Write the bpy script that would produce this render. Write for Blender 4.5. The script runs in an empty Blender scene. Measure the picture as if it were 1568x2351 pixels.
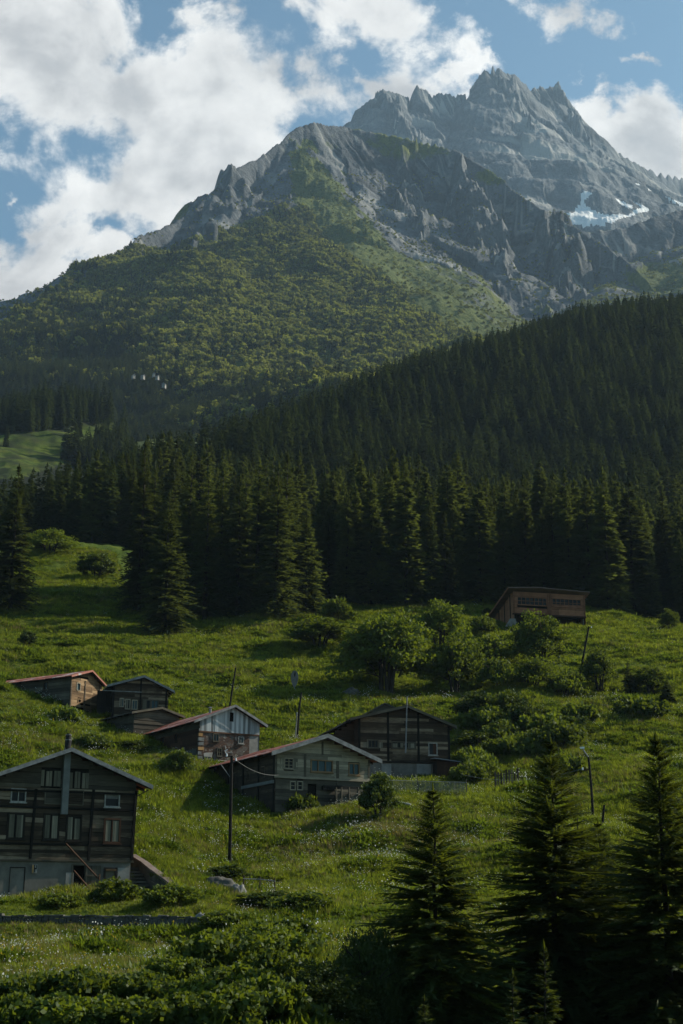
import bpy, math, random
import numpy as np
from mathutils import Vector, Matrix
R = math.radians
random.seed(7); rng = np.random.default_rng(11)
scene = bpy.context.scene
COL = scene.collection

# ---------------------------------------------------------------- camera
FPX, W0, H0, S = 1407.0, 683, 1024, 2048 / 683 * 0.765625   # focal length in render pixels; S: survey units per render pixel
PITCH = math.atan(403 / FPX)
cam_d = bpy.data.cameras.new('camera'); cam = bpy.data.objects.new('camera', cam_d); COL.objects.link(cam)
cam_d.sensor_fit = 'VERTICAL'; cam_d.sensor_height = 36; cam_d.lens = FPX / H0 * 36
cam_d.clip_start = 0.5; cam_d.clip_end = 20000
cam.location = (0, 0, 0); cam.rotation_euler = (math.pi / 2 + PITCH, 0, 0)
scene.camera = cam

# ---------------------------------------------------------------- view, sun, sky
vs = scene.view_settings
vs.view_transform = 'Standard'; vs.look = 'None'; vs.exposure = 0.38; vs.gamma = 1.0; vs.use_curve_mapping = False
cy = scene.cycles
scene.render.engine = 'CYCLES'
cy.max_bounces = 5; cy.diffuse_bounces = 2; cy.glossy_bounces = 2; cy.transmission_bounces = 3; cy.volume_bounces = 1; cy.transparent_max_bounces = 4
cy.caustics_reflective = False; cy.caustics_refractive = False
cy.use_denoising = True; cy.denoiser = 'OPENIMAGEDENOISE'; cy.denoising_prefilter = 'ACCURATE'
SUN_AZ, SUN_EL = R(70), R(33)
sd = bpy.data.lights.new('sun', 'SUN'); sun = bpy.data.objects.new('sun', sd); COL.objects.link(sun)
sd.energy = 5.0; sd.angle = R(0.5); sd.color = (1.0, 0.92, 0.77)
SV = Vector((math.sin(SUN_AZ) * math.cos(SUN_EL), math.cos(SUN_AZ) * math.cos(SUN_EL), math.sin(SUN_EL)))
sun.rotation_euler = SV.to_track_quat('Z', 'Y').to_euler()
SKY_STRENGTH = 0.10

def ray(px, py):
    dx = (px / S - W0 / 2) / FPX; dy = (H0 / 2 - py / S) / FPX
    c, s = math.cos(PITCH), math.sin(PITCH)
    return Vector((dx, c - dy * s, s + dy * c))
def at(px, py, Y):
    d = ray(px, py); return d * (Y / d.y)
def to_px(P):
    P = np.asarray(P, float); c, s = math.cos(PITCH), math.sin(PITCH)
    dep = P[..., 1] * c + P[..., 2] * s; up = -P[..., 1] * s + P[..., 2] * c
    dep = np.maximum(dep, 1e-3)
    return (P[..., 0] / dep * FPX + W0 / 2) * S, (H0 / 2 - up / dep * FPX) * S

class NT:
    """small helper to write node trees"""
    def __init__(s, nt): s.nt = nt; s.n = nt.nodes; s.l = nt.links
    def put(s, sock, v):
        if isinstance(v, bpy.types.NodeSocket): s.l.new(v, sock)
        elif v is not None: sock.default_value = v
    def node(s, t, **k):
        nd = s.n.new(t)
        for a, b in k.items(): setattr(nd, a, b)
        return nd
    def math(s, op, a, b=None, c=None, clamp=False):
        nd = s.node('ShaderNodeMath', operation=op, use_clamp=clamp)
        s.put(nd.inputs[0], a); s.put(nd.inputs[1], b); s.put(nd.inputs[2], c); return nd.outputs[0]
    def vec(s, op, a, b=None, c=None, scale=None):
        nd = s.node('ShaderNodeVectorMath', operation=op)
        s.put(nd.inputs[0], a); s.put(nd.inputs[1], b)
        if c is not None: s.put(nd.inputs[2], c)
        if scale is not None: s.put(nd.inputs['Scale'], scale)
        return nd.outputs['Value'] if op in ('LENGTH', 'DOT_PRODUCT') else nd.outputs[0]
    def noise(s, v, scale, detail=4, rough=0.55, dist=0.0):
        nd = s.node('ShaderNodeTexNoise'); s.put(nd.inputs['Vector'], v); s.put(nd.inputs['Scale'], scale)
        nd.inputs['Detail'].default_value = detail; nd.inputs['Roughness'].default_value = rough; nd.inputs['Distortion'].default_value = dist
        return nd.outputs['Fac']
    def maprange(s, v, a, b, c=0.0, d=1.0, smooth=False):
        nd = s.node('ShaderNodeMapRange'); nd.clamp = True
        if smooth: nd.interpolation_type = 'SMOOTHSTEP'
        s.put(nd.inputs[0], v)
        for i, q in enumerate((a, b, c, d)): s.put(nd.inputs[i + 1], q)
        return nd.outputs[0]
    def mix(s, f, a, b, mode='MIX'):
        nd = s.node('ShaderNodeMix', data_type='RGBA', blend_type=mode)
        s.put(nd.inputs[0], f)
        for i, q in ((6, a), (7, b)):
            if isinstance(q, tuple) and len(q) == 3: q = (*q, 1)
            s.put(nd.inputs[i], q)
        return nd.outputs[2]
    def ramp(s, f, stops):
        nd = s.node('ShaderNodeValToRGB'); e = nd.color_ramp.elements
        while len(e) < len(stops): e.new(0.5)
        for el, (p, c) in zip(e, stops): el.position = p; el.color = (*c, 1)
        s.put(nd.inputs[0], f); return nd.outputs[0]

world = bpy.data.worlds.new('World'); scene.world = world; world.use_nodes = True
def build_sky():
    T = NT(world.node_tree); T.n.clear()
    out = T.node('ShaderNodeOutputWorld'); bg = T.node('ShaderNodeBackground'); T.l.new(bg.outputs[0], out.inputs[0])
    bg.inputs[1].default_value = SKY_STRENGTH
    sky = T.node('ShaderNodeTexSky', sky_type='NISHITA', sun_disc=False)
    sky.sun_elevation = SUN_EL; sky.sun_rotation = SUN_AZ; sky.altitude = 200; sky.air_density = 1.0; sky.dust_density = 1.2; sky.ozone_density = 1.0
    tc = T.node('ShaderNodeTexCoord').outputs['Generated']
    sx = T.node('ShaderNodeSeparateXYZ'); T.l.new(tc, sx.inputs[0])
    y = T.math('MAXIMUM', sx.outputs[1], 0.12)
    u = T.math('DIVIDE', sx.outputs[0], y); v = T.math('DIVIDE', sx.outputs[2], y)
    cb = T.node('ShaderNodeCombineXYZ'); T.l.new(u, cb.inputs[0]); T.l.new(v, cb.inputs[1]); p = cb.outputs[0]
    # lumps of cloud, each a direction and a half-size
    blobs = [(60, 60, 260, 170), (190, 200, 270, 150), (420, 330, 330, 190), (690, 250, 300, 130), (460, 50, 150, 90, 0.65), (330, 430, 230, 110), (640, 180, 140, 60, 0.5),
             (850, 30, 240, 100, 0.8), (860, 200, 130, 70, 0.75), (1245, 20, 140, 85, 0.9), (1060, 95, 90, 90, 0.55), (1500, 330, 170, 110), (1370, 250, 120, 70, 0.6),
             (1600, 360, 150, 120), (40, 630, 270, 125), (-20, 680, 200, 100), (170, 520, 110, 70, 0.8), (30, 700, 240, 100), (270, 560, 120, 70), (1050, 215, 110, 30, 0.7), (1350, 170, 80, 60, 0.5),
             (1470, 140, 90, 40, 0.35), (380, 210, 300, 150), (1240, 190, 90, 40, 0.5), (560, 400, 240, 90), (30, 430, 60, 60, 0.3), (1400, 215, 120, 60, 0.4)]
    wn = T.node('ShaderNodeTexNoise'); T.l.new(p, wn.inputs['Vector']); wn.inputs['Scale'].default_value = 7.0; wn.inputs['Detail'].default_value = 8; wn.inputs['Roughness'].default_value = 0.62
    pw = T.vec('ADD', p, T.vec('MULTIPLY', T.vec('SUBTRACT', wn.outputs['Color'], (0.5, 0.5, 0.5)), (0.22, 0.17, 0)))
    best = None
    for (px, py, rx, ry, *wt) in blobs:
        a = ray(px, py); b = ray(px + rx, py); c = ray(px, py - ry)
        ru = b.x / b.y - a.x / a.y; rv = c.z / c.y - a.z / a.y
        q = T.vec('SUBTRACT', pw, (a.x / a.y, a.z / a.y, 0)); q = T.vec('MULTIPLY', q, (1 / ru, 1 / rv, 0)); ln = T.vec('LENGTH', q)
        k = T.math('SUBTRACT', 1.0, ln) if not wt else T.math('MULTIPLY_ADD', ln, -1.0, wt[0])
        if best is None: best = k
        else:
            sm = T.math('SMOOTH_MAX', best, k, 0.25); best = sm
    best = T.math('MAXIMUM', best, -0.9)
    n1 = T.noise(p, 9.0, 10, 0.60, 0.25); n2 = T.noise(T.vec('ADD', p, (0.014, 0.016, 0)), 9.0, 7, 0.60, 0.25); n3 = T.noise(p, 4.0, 3, 0.5)
    dens = T.math('MULTIPLY_ADD', T.math('SUBTRACT', n1, 0.5), 3.9, best)
    cov = T.maprange(dens, -0.12, 0.42, 0, 1, True)
    m1 = T.noise(p, 4.2, 5, 0.52, 0.3); m2 = T.noise(T.vec('ADD', p, (0.026, 0.036, 0)), 4.2, 5, 0.52, 0.3)
    rel = T.math('MULTIPLY_ADD', T.math('SUBTRACT', n1, n2), 1.7, T.math('MULTIPLY_ADD', T.math('SUBTRACT', m1, m2), 2.6, 0.66))
    rel = T.math('SUBTRACT', rel, T.math('MULTIPLY', T.maprange(dens, 0.25, 1.0), T.maprange(n3, 0.38, 0.6, 0.05, 0.42)))
    k = 1 / SKY_STRENGTH
    cc = T.ramp(T.math('ADD', rel, 0.0, clamp=True), [(0.0, (0.36, 0.365, 0.375)), (0.3, (0.47, 0.465, 0.46)), (0.6, (0.68, 0.67, 0.65)), (1.0, (0.86, 0.845, 0.81))])
    cc = T.vec('SCALE', cc, scale=k)
    skyc = T.mix(1.0, sky.outputs[0], (0.68, 0.93, 0.92), 'MULTIPLY')
    col = T.mix(T.math('MULTIPLY', cov, 0.97), skyc, cc)
    T.l.new(col, bg.inputs[0])
build_sky()

# ---------------------------------------------------------------- noise
_perm = rng.permutation(512).astype(np.int64); _ang = rng.uniform(0, 2 * np.pi, 512); _gx, _gy = np.cos(_ang), np.sin(_ang)
def perlin(x, y, seed=0):
    x = np.asarray(x, float); y = np.asarray(y, float)
    xi = np.floor(x).astype(np.int64); yi = np.floor(y).astype(np.int64); xf = x - xi; yf = y - yi
    def g(ix, iy, fx, fy):
        h = _perm[(_perm[(ix + seed * 57) & 511] + iy + seed * 131) & 511]
        return _gx[h] * fx + _gy[h] * fy
    uu = xf * xf * xf * (xf * (xf * 6 - 15) + 10); vv = yf * yf * yf * (yf * (yf * 6 - 15) + 10)
    a = g(xi, yi, xf, yf); b = g(xi + 1, yi, xf - 1, yf); c = g(xi, yi + 1, xf, yf - 1); d = g(xi + 1, yi + 1, xf - 1, yf - 1)
    return ((a + (b - a) * uu) * (1 - vv) + (c + (d - c) * uu) * vv) * 1.5
def fbm(x, y, o=4, seed=0, gain=0.5):
    s = 0; a = 1.0
    for i in range(o): s = s + a * perlin(x * 2 ** i, y * 2 ** i, seed + i); a *= gain
    return s
def ridged(x, y, o=4, seed=0, gain=0.5):
    s = 0; a = 1.0
    for i in range(o): s = s + a * (1 - 2 * np.abs(perlin(x * 2 ** i, y * 2 ** i, seed + i))); a *= gain
    return s
def in_poly(px, py, poly):
    c = np.zeros(np.shape(px), bool); n = len(poly)
    for i in range(n):
        x0, y0 = poly[i]; x1, y1 = poly[(i + 1) % n]
        if y0 == y1: continue
        k = ((y0 > py) != (y1 > py)) & (px < (x1 - x0) * (py - y0) / (y1 - y0) + x0)
        c ^= k
    return c
def sstep(a, b, x): t = np.clip((x - a) / (b - a), 0, 1); return t * t * (3 - 2 * t)

# ---------------------------------------------------------------- ground heights: surveyed points (px, py, metres out)
GP = [(-500, 2350, 45), (0, 2350, 45), (400, 2350, 44), (800, 2385, 44), (1100, 2470, 45), (1300, 2520, 45), (1568, 2540, 45), (2100, 2540, 45),
      (0, 2900, 25), (784, 3000, 25), (1568, 3150, 25),
      (-500, 2240, 60), (0, 2230, 60), (450, 2210, 61), (800, 2190, 62), (1150, 2215, 62), (1568, 2240, 61), (2100, 2240, 61),
      (0, 2162, 73.5), (440, 2168, 73.5), (700, 2110, 76), (-400, 2150, 74), (0, 2092, 78.5), (430, 2090, 79),
      (-300, 2070, 88), (0, 2074, 85), (300, 2050, 86), (400, 2040, 87), (560, 2040, 92), (330, 1960, 97),
      (527, 1982, 100), (700, 1985, 100), (900, 1970, 101), (1100, 1985, 100), (1350, 1960, 101), (1568, 1950, 101), (2100, 1940, 101),
      (340, 1850, 112), (150, 1740, 122), (0, 1740, 122), (-350, 1740, 120), (350, 1770, 121), (430, 1770, 123),
      (450, 1806, 120.5), (640, 1848, 116.5), (850, 1852, 115.5), (950, 1838, 118.5), (1100, 1840, 117), (1360, 1860, 114), (1568, 1850, 115), (2050, 1830, 116),
      (330, 1738, 132.5), (470, 1762, 129), (850, 1790, 131), (1045, 1795, 130), (1160, 1815, 124),
      (0, 1618, 142), (200, 1648, 149), (-350, 1640, 145), (300, 1660, 146), (1250, 1740, 136), (1500, 1700, 142), (1150, 1660, 148), (1568, 1620, 160), (2050, 1600, 160),
      (685, 1700, 143), (600, 1600, 159), (800, 1625, 157), (880, 1595, 166), (1040, 1600, 166), (400, 1540, 170), (200, 1510, 174), (0, 1490, 177), (-350, 1480, 177),
      (1240, 1550, 176), (1325, 1572, 173), (1150, 1442, 206), (1340, 1442, 206), (1450, 1450, 206), (1568, 1472, 201), (2050, 1480, 200), (1568, 1450, 228), (2050, 1450, 228),
      (375, 1475, 195), (520, 1425, 214), (700, 1405, 224), (820, 1395, 226), (1000, 1405, 225), (30, 1405, 206), (180, 1335, 234), (120, 1275, 254), (250, 1285, 252), (-350, 1380, 210), (-350, 1270, 255),
      (500, 1320, 262), (900, 1330, 262), (1300, 1380, 252),
      # floor of the left meadow and the slope above it
      (0, 1085, 560), (130, 1045, 640), (260, 992, 740), (0, 1000, 720), (-400, 1040, 620), (-400, 960, 760), (0, 985, 780), (250, 972, 800)]
RIDGE = [(2300, 560, 1150), (1950, 610, 1050), (1568, 672, 950), (1450, 682, 925), (1330, 700, 895), (1190, 745, 850), (1090, 775, 815), (1000, 800, 780), (900, 832, 730), (800, 870, 670),
         (700, 902, 610), (600, 937, 545), (500, 962, 485), (400, 985, 430), (260, 1012, 375), (120, 1060, 345), (0, 1095, 325), (-400, 1120, 320)]
DIG = [(lambda p: (p.x, p.y))(at(*q)) for q in ((296, 1990, 91.5), (297, 2050, 85.2), (340, 2078, 82.6), (415, 2072, 82.8), (414, 2042, 84.9), (380, 2014, 87.6), (355, 1996, 89.2), (326, 1974, 91))]
def tps_fit():
    uu, vv, ww = [], [], []
    def add(P, dz=0.0):
        r = math.hypot(P.x, P.y); uu.append(math.atan2(P.x, P.y)); vv.append(math.log(r)); ww.append((P.z + dz) / r)
    for g in GP: add(at(*g))
    for (px, py, Y) in RIDGE: add(at(px, py, Y), -19.0)
    for (px, py, Y) in RIDGE:
        k = float(sstep(420, 900, px))
        if px > 300 and Y * 1.18 < 1200: add(at(px, py, Y) * 1.18, -19 - 0.02 * Y - k * (60 + 0.03 * Y)); add(at(px, py, Y) * 1.5, -19 - 0.05 * Y - k * (160 + 0.28 * Y))
    for (px, py, Y) in RIDGE[:-3]:
        P = at(px, py, Y); P.z -= 19; r0 = 262.0
        if Y > 480:     # half way up the forest slope, a little hollow
            f = 0.5; Q = at(px, py, r0 * (1 - f) + Y * f); base = at(px, 1365, 245).z
            Q.z = (base * (1 - f) + P.z * f) - 0.012 * Y; add(Q)
    for px in (-400, 0, 250):
        add(at(px, 985, 1000), -45.0); add(at(px, 985, 1350), -200)
    A = np.array(uu) * 2.5; B = np.array(vv); C = np.array(ww); n = len(A)
    d2 = (A[:, None] - A) ** 2 + (B[:, None] - B) ** 2
    K = 0.5 * d2 * np.log(d2 + 1e-12) + np.eye(n) * 2e-4
    P = np.stack([np.ones(n), A, B], 1); M = np.zeros((n + 3, n + 3)); M[:n, :n] = K; M[:n, n:] = P; M[n:, :n] = P.T
    sol = np.linalg.solve(M, np.concatenate([C, np.zeros(3)]))
    return A, B, sol
_A, _B, _sol = tps_fit()
CALM = [at(*q) for q in ((700, 1835, 117), (640, 1830, 120), (850, 1835, 117), (930, 1785, 132), (480, 1745, 131), (380, 1745, 134), (250, 1640, 146), (300, 1690, 141), (1240, 1442, 205))]
def calm(x, y):
    k = 1.0
    for p in CALM: k = np.minimum(k, sstep(7, 17, np.hypot(x - p.x, y - p.y)))
    return k
_RA, _RR, _RT, _RK = (np.array(q) for q in zip(*sorted((math.atan2(p.x, p.y) * 2.5, math.hypot(p.x, p.y), (p.z - 19) / math.hypot(p.x, p.y), float(sstep(330, 620, g[0]))) for g in RIDGE for p in [at(*g)])))
def ground_z(x, y, detail=True):
    x = np.asarray(x, float); y = np.asarray(y, float); shp = x.shape; x = x.ravel(); y = y.ravel()
    r = np.maximum(np.hypot(x, y), 3.0); a = np.clip(np.arctan2(x, y), -0.75, 0.75) * 2.5; b = np.log(np.maximum(r, 14))
    out = _sol[-3] + _sol[-2] * a + _sol[-1] * b
    for i in range(len(_A)):
        d2 = (a - _A[i]) ** 2 + (b - _B[i]) ** 2
        out = out + _sol[i] * 0.5 * d2 * np.log(d2 + 1e-12)
    z = out * r
    # behind the crest of the wood the hill falls away
    z = z - np.interp(a, _RA, _RK) * np.maximum(0, z - r * (np.interp(a, _RA, _RT) - 0.004)) * sstep(300, 420, r)
    z = z - np.interp(a, _RA, _RK) * 0.85 * np.maximum(0, r - np.interp(a, _RA, _RR) * 1.05)
    if detail:
        near = 1 - sstep(230, 420, r)
        z = z + near * (0.30 * fbm(x / 7.0, y / 5.0, 3, 3) + 1.05 * fbm(x / 17.0, y / 12.0, 2, 6) * sstep(92, 105, r) * calm(x, y) + 0.30 * ridged(x / 5.5 + 0.15 * y, (y + 1.2 * fbm(x / 12, y / 12, 2, 19)) / 2.6, 2, 9) * sstep(110, 150, r)) + (1 - near) * (3.5 * fbm(x / 60, y / 60, 3, 21) * sstep(260, 420, r) + 1.6 * ridged(x / 26, y / 20, 3, 23) * sstep(450, 520, r))
        # the strip by the garden steps is dug out
        z = z - 1.1 * in_poly(x, y, DIG)
    return z.reshape(shp)
def gz(x, y): return float(ground_z(np.array([x]), np.array([y]))[0])

# ---------------------------------------------------------------- objects and materials
def tag(o, label=None, cat=None, group=None, kind=None):
    if label: o['label'] = label
    if cat: o['category'] = cat
    if group: o['group'] = group
    if kind: o['kind'] = kind
    return o
def link(name, me, mat=None, parent=None):
    o = bpy.data.objects.new(name, me); COL.objects.link(o)
    if mat is not None and not me.materials: me.materials.append(mat)
    if parent is not None: o.parent = parent
    return o
def empty(name, loc, rz=0.0, scale=1.0):
    o = bpy.data.objects.new(name, None); COL.objects.link(o); o.location = loc; o.rotation_euler = (0, 0, rz); o.scale = (scale,) * 3; o.empty_display_size = 0.3
    return o
def mesh_np(name, V, F, mat=None, attrs=None, smooth=False):
    V = np.asarray(V, np.float32); F = np.asarray(F, np.int32); me = bpy.data.meshes.new(name)
    nf, k = F.shape
    me.vertices.add(len(V)); me.vertices.foreach_set('co', V.ravel())
    me.loops.add(nf * k); me.loops.foreach_set('vertex_index', F.ravel())
    me.polygons.add(nf); me.polygons.foreach_set('loop_start', np.arange(0, nf * k, k, dtype=np.int32)); me.polygons.foreach_set('loop_total', np.full(nf, k, np.int32))
    for an, (dom, arr) in (attrs or {}).items():
        at_ = me.attributes.new(an, 'FLOAT', dom); at_.data.foreach_set('value', np.asarray(arr, np.float32).ravel())
    me.update(calc_edges=True)
    if smooth: me.polygons.foreach_set('use_smooth', np.ones(nf, bool))
    if mat is not None: me.materials.append(mat)
    return me
def grid_faces(nr, nc):
    i = np.arange(nr * nc).reshape(nr, nc)
    return np.stack([i[:-1, :-1], i[:-1, 1:], i[1:, 1:], i[1:, :-1]], -1).reshape(-1, 4)

def new_mat(name):
    m = bpy.data.materials.new(name); m.use_nodes = True; T = NT(m.node_tree); T.n.clear()
    T.out = T.node('ShaderNodeOutputMaterial'); return m, T
def principled(T, col, rough=0.8, metal=0.0, bump=None, bstr=0.3, bdist=0.05, spec=0.2):
    b = T.node('ShaderNodeBsdfPrincipled'); T.put(b.inputs['Base Color'], (*col, 1) if isinstance(col, tuple) else col)
    T.put(b.inputs['Roughness'], rough); T.put(b.inputs['Metallic'], metal); b.inputs['Specular IOR Level'].default_value = spec
    if bump is not None:
        bn = T.node('ShaderNodeBump'); T.put(bn.inputs['Height'], bump); bn.inputs['Strength'].default_value = bstr; bn.inputs['Distance'].default_value = bdist
        T.l.new(bn.outputs[0], b.inputs['Normal'])
    T.l.new(b.outputs[0], T.out.inputs[0]); return b
def attr(T, n): return T.node('ShaderNodeAttribute', attribute_name=n).outputs['Fac']
def obco(T): return T.node('ShaderNodeTexCoord').outputs['Object']
def sc(c, k): return tuple(min(1, q * k) for q in c)

def wood(name, dark, light, grain=(1.5, 1.5, 22), rough=0.85):
    m, T = new_mat(name); co = obco(T); t = attr(T, 'tone')
    g = T.noise(T.vec('MULTIPLY', co, grain), 1.0, 5, 0.65); w = T.noise(co, 0.9, 3)
    f = T.math('ADD', T.math('MULTIPLY', t, 0.75), T.math('MULTIPLY_ADD', g, 0.7, T.math('MULTIPLY_ADD', w, 0.5, -0.62)), clamp=True)
    principled(T, T.ramp(f, [(0.0, sc(dark, 0.45)), (0.4, dark), (0.75, tuple((a + b) / 2 for a, b in zip(dark, light))), (1.0, light)]), rough, bump=g, bstr=0.5, bdist=0.03)
    return m
def simple(name, a, b, scale=2.0, rough=0.8, metal=0.0, bstr=0.2, stretch=(1, 1, 1), detail=5):
    m, T = new_mat(name); co = T.vec('MULTIPLY', obco(T), stretch); n = T.noise(co, scale, detail, 0.62)
    n2 = T.maprange(n, 0.3, 0.7)
    principled(T, T.mix(n2, a, b), rough, metal, bump=n, bstr=bstr); return m
def leafmat(name, c1, c2, trans, tw=0.3, var=0.35, rough=0.6):
    m, T = new_mat(name)
    oi = T.node('ShaderNodeObjectInfo'); t = attr(T, 'tone')
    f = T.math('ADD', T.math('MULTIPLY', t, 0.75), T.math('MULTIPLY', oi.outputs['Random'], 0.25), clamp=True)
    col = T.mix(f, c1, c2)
    br = T.math('MULTIPLY_ADD', oi.outputs['Random'], var, 1 - var / 2)
    col = T.vec('SCALE', col, scale=br)
    d = T.node('ShaderNodeBsdfDiffuse'); T.l.new(col, d.inputs[0])
    tr = T.node('ShaderNodeBsdfTranslucent'); T.put(tr.inputs[0], T.vec('SCALE', T.mix(f, sc(trans, 0.7), trans), scale=br))
    mx = T.node('ShaderNodeMixShader'); mx.inputs[0].default_value = tw; T.l.new(d.outputs[0], mx.inputs[1]); T.l.new(tr.outputs[0], mx.inputs[2])
    gl = T.node('ShaderNodeBsdfGlossy'); gl.inputs['Roughness'].default_value = rough; gl.inputs[0].default_value = (0.9, 0.95, 0.8, 1)
    m2 = T.node('ShaderNodeMixShader'); m2.inputs[0].default_value = 0.02; T.l.new(mx.outputs[0], m2.inputs[1]); T.l.new(gl.outputs[0], m2.inputs[2])
    T.l.new(m2.outputs[0], T.out.inputs[0]); return m

M = {}
M['dark_wood'] = wood('weathered dark wood', (0.058, 0.042, 0.027), (0.43, 0.34, 0.235))
M['grey_wood'] = wood('weathered grey wood', (0.0798, 0.0700, 0.0512), (0.3078, 0.2650, 0.1920))
M['pale_wood'] = wood('bleached grey boards', (0.2280, 0.1980, 0.1440), (0.6384, 0.5450, 0.3960))
M['tan_wood'] = wood('tan boards', (0.20, 0.125, 0.065), (0.52, 0.36, 0.20))
M['brown_wood'] = wood('brown boards', (0.055, 0.026, 0.014), (0.15, 0.078, 0.045))
M['hut_wood'] = wood('hut brown panels', (0.23, 0.100, 0.055), (0.44, 0.22, 0.125), grain=(1, 1, 3))
M['black_wood'] = wood('tarred post', (0.0091, 0.0080, 0.0064), (0.0342, 0.0280, 0.0208), grain=(8, 8, 1))
M['beam'] = wood('beam', (0.0160, 0.0130, 0.0096), (0.0570, 0.0450, 0.0320), grain=(5, 5, 2))
M['pipe'] = simple('grey sheet metal flue', (0.10, 0.105, 0.10), (0.17, 0.175, 0.165), 1.5, 0.6)
M['soot'] = simple('sooty pipe', (0.010, 0.010, 0.011), (0.03, 0.028, 0.028), 3)
M['plaster'] = simple('grey cement render', (0.085, 0.079, 0.067), (0.19, 0.176, 0.15), 0.9, 0.9, 0, 0.25, detail=9)
M['plaster2'] = simple('pale cement render', (0.17, 0.165, 0.15), (0.29, 0.28, 0.255), 1.5, 0.9, 0, 0.2)
M['glass'] = simple('dark window glass', (0.004, 0.005, 0.006), (0.012, 0.015, 0.017), 1.0, 0.4, 0, 0.0)
M['curtain_blue'] = simple('teal curtain behind glass', (0.02, 0.05, 0.06), (0.05, 0.10, 0.115), 3.0, 0.35, 0, 0.0, (4, 4, 0.5))
M['white_paint'] = simple('flaking white paint', (0.16, 0.155, 0.14), (0.36, 0.35, 0.32), 6.0, 0.7)
M['shutter'] = wood('grey shutter boards', (0.1254, 0.1150, 0.0840), (0.3420, 0.3000, 0.2200), grain=(18, 18, 1))
M['concrete'] = simple('dark old concrete', (0.040, 0.038, 0.034), (0.12, 0.115, 0.10), 1.4, 0.95, 0, 0.5, detail=8)
M['cap'] = simple('reddish wall cap', (0.09, 0.065, 0.055), (0.19, 0.15, 0.13), 1.6, 0.9)
M['stone'] = simple('grey rock', (0.10, 0.10, 0.095), (0.26, 0.255, 0.24), 1.8, 0.9, 0, 0.6, detail=8)
M['galv'] = simple('galvanised metal', (0.10, 0.105, 0.105), (0.27, 0.275, 0.275), 2.5, 0.6, 0.0)
M['dish'] = simple('dull grey plate', (0.09, 0.088, 0.08), (0.17, 0.165, 0.15), 3.0, 0.6)
M['white_ins'] = simple('white ceramic', (0.6, 0.62, 0.64), (0.8, 0.8, 0.8), 3, 0.4, 0, 0)
M['pale_log'] = simple('bleached log', (0.25, 0.24, 0.22), (0.5, 0.48, 0.44), 3, 0.9)
M['orange'] = simple('rusty orange paint', (0.25, 0.13, 0.05), (0.40, 0.24, 0.10), 4)
def roofmat(name, stops, rustscale=0.8, axis='Y', period=0.16):
    m, T = new_mat(name); co = obco(T); n = T.noise(co, rustscale, 6, 0.6); st = T.noise(T.vec('MULTIPLY', co, (0.3, 1.3, 0.3) if axis == 'Y' else (1.3, 0.3, 0.3)), 1.0, 4, 0.7)
    f = T.math('MULTIPLY_ADD', T.math('SUBTRACT', attr(T, 'tone'), 0.5), 0.16, T.math('MULTIPLY_ADD', n, 0.6, T.math('MULTIPLY', st, 0.4)))
    wv = T.node('ShaderNodeTexWave', bands_direction=axis); T.l.new(co, wv.inputs[0]); wv.inputs['Scale'].default_value = 1 / period / 6.0
    principled(T, T.ramp(f, stops), 0.6, 0.0, bump=wv.outputs['Fac'], bstr=0.5, bdist=0.04); return m
M['rust_roof'] = roofmat('rusted red sheet roof', [(0.3, (0.14, 0.045, 0.03)), (0.45, (0.28, 0.085, 0.055)), (0.58, (0.33, 0.14, 0.10)), (0.63, (0.45, 0.44, 0.43)), (0.75, (0.30, 0.11, 0.08))])
M['grey_roof'] = roofmat('grey sheet roof', [(0.3, (0.10, 0.10, 0.105)), (0.5, (0.22, 0.22, 0.23)), (0.65, (0.38, 0.385, 0.39)), (0.8, (0.16, 0.13, 0.12))])
M['tar_roof'] = roofmat('dark board roof', [(0.3, (0.03, 0.03, 0.03)), (0.5, (0.075, 0.07, 0.068)), (0.7, (0.17, 0.16, 0.15))])
M['brown_roof'] = roofmat('brown sheet roof', [(0.3, (0.10, 0.065, 0.055)), (0.55, (0.17, 0.115, 0.10)), (0.75, (0.22, 0.16, 0.14))])
def corrugated():
    m, T = new_mat('corrugated sheets'); co = obco(T)
    sx = T.node('ShaderNodeSeparateXYZ'); T.l.new(co, sx.inputs[0])
    sheet = T.node('ShaderNodeTexWhiteNoise', noise_dimensions='1D'); T.l.new(T.math('FLOOR', T.math('MULTIPLY', sx.outputs[0], 4.2)), sheet.inputs['W'])
    n = T.noise(T.vec('MULTIPLY', co, (5, 1, 0.4)), 1.0, 5, 0.6); f = T.math('MULTIPLY_ADD', sheet.outputs['Value'], 0.55, T.math('MULTIPLY_ADD', n, 0.7, -0.12), clamp=True)
    principled(T, T.ramp(f, [(0.0, (0.06, 0.063, 0.065)), (0.35, (0.17, 0.18, 0.18)), (0.7, (0.40, 0.42, 0.425)), (1.0, (0.60, 0.61, 0.61))]), 0.5, 0.2, bump=n, bstr=0.1); return m
M['corrugated'] = corrugated()
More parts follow.
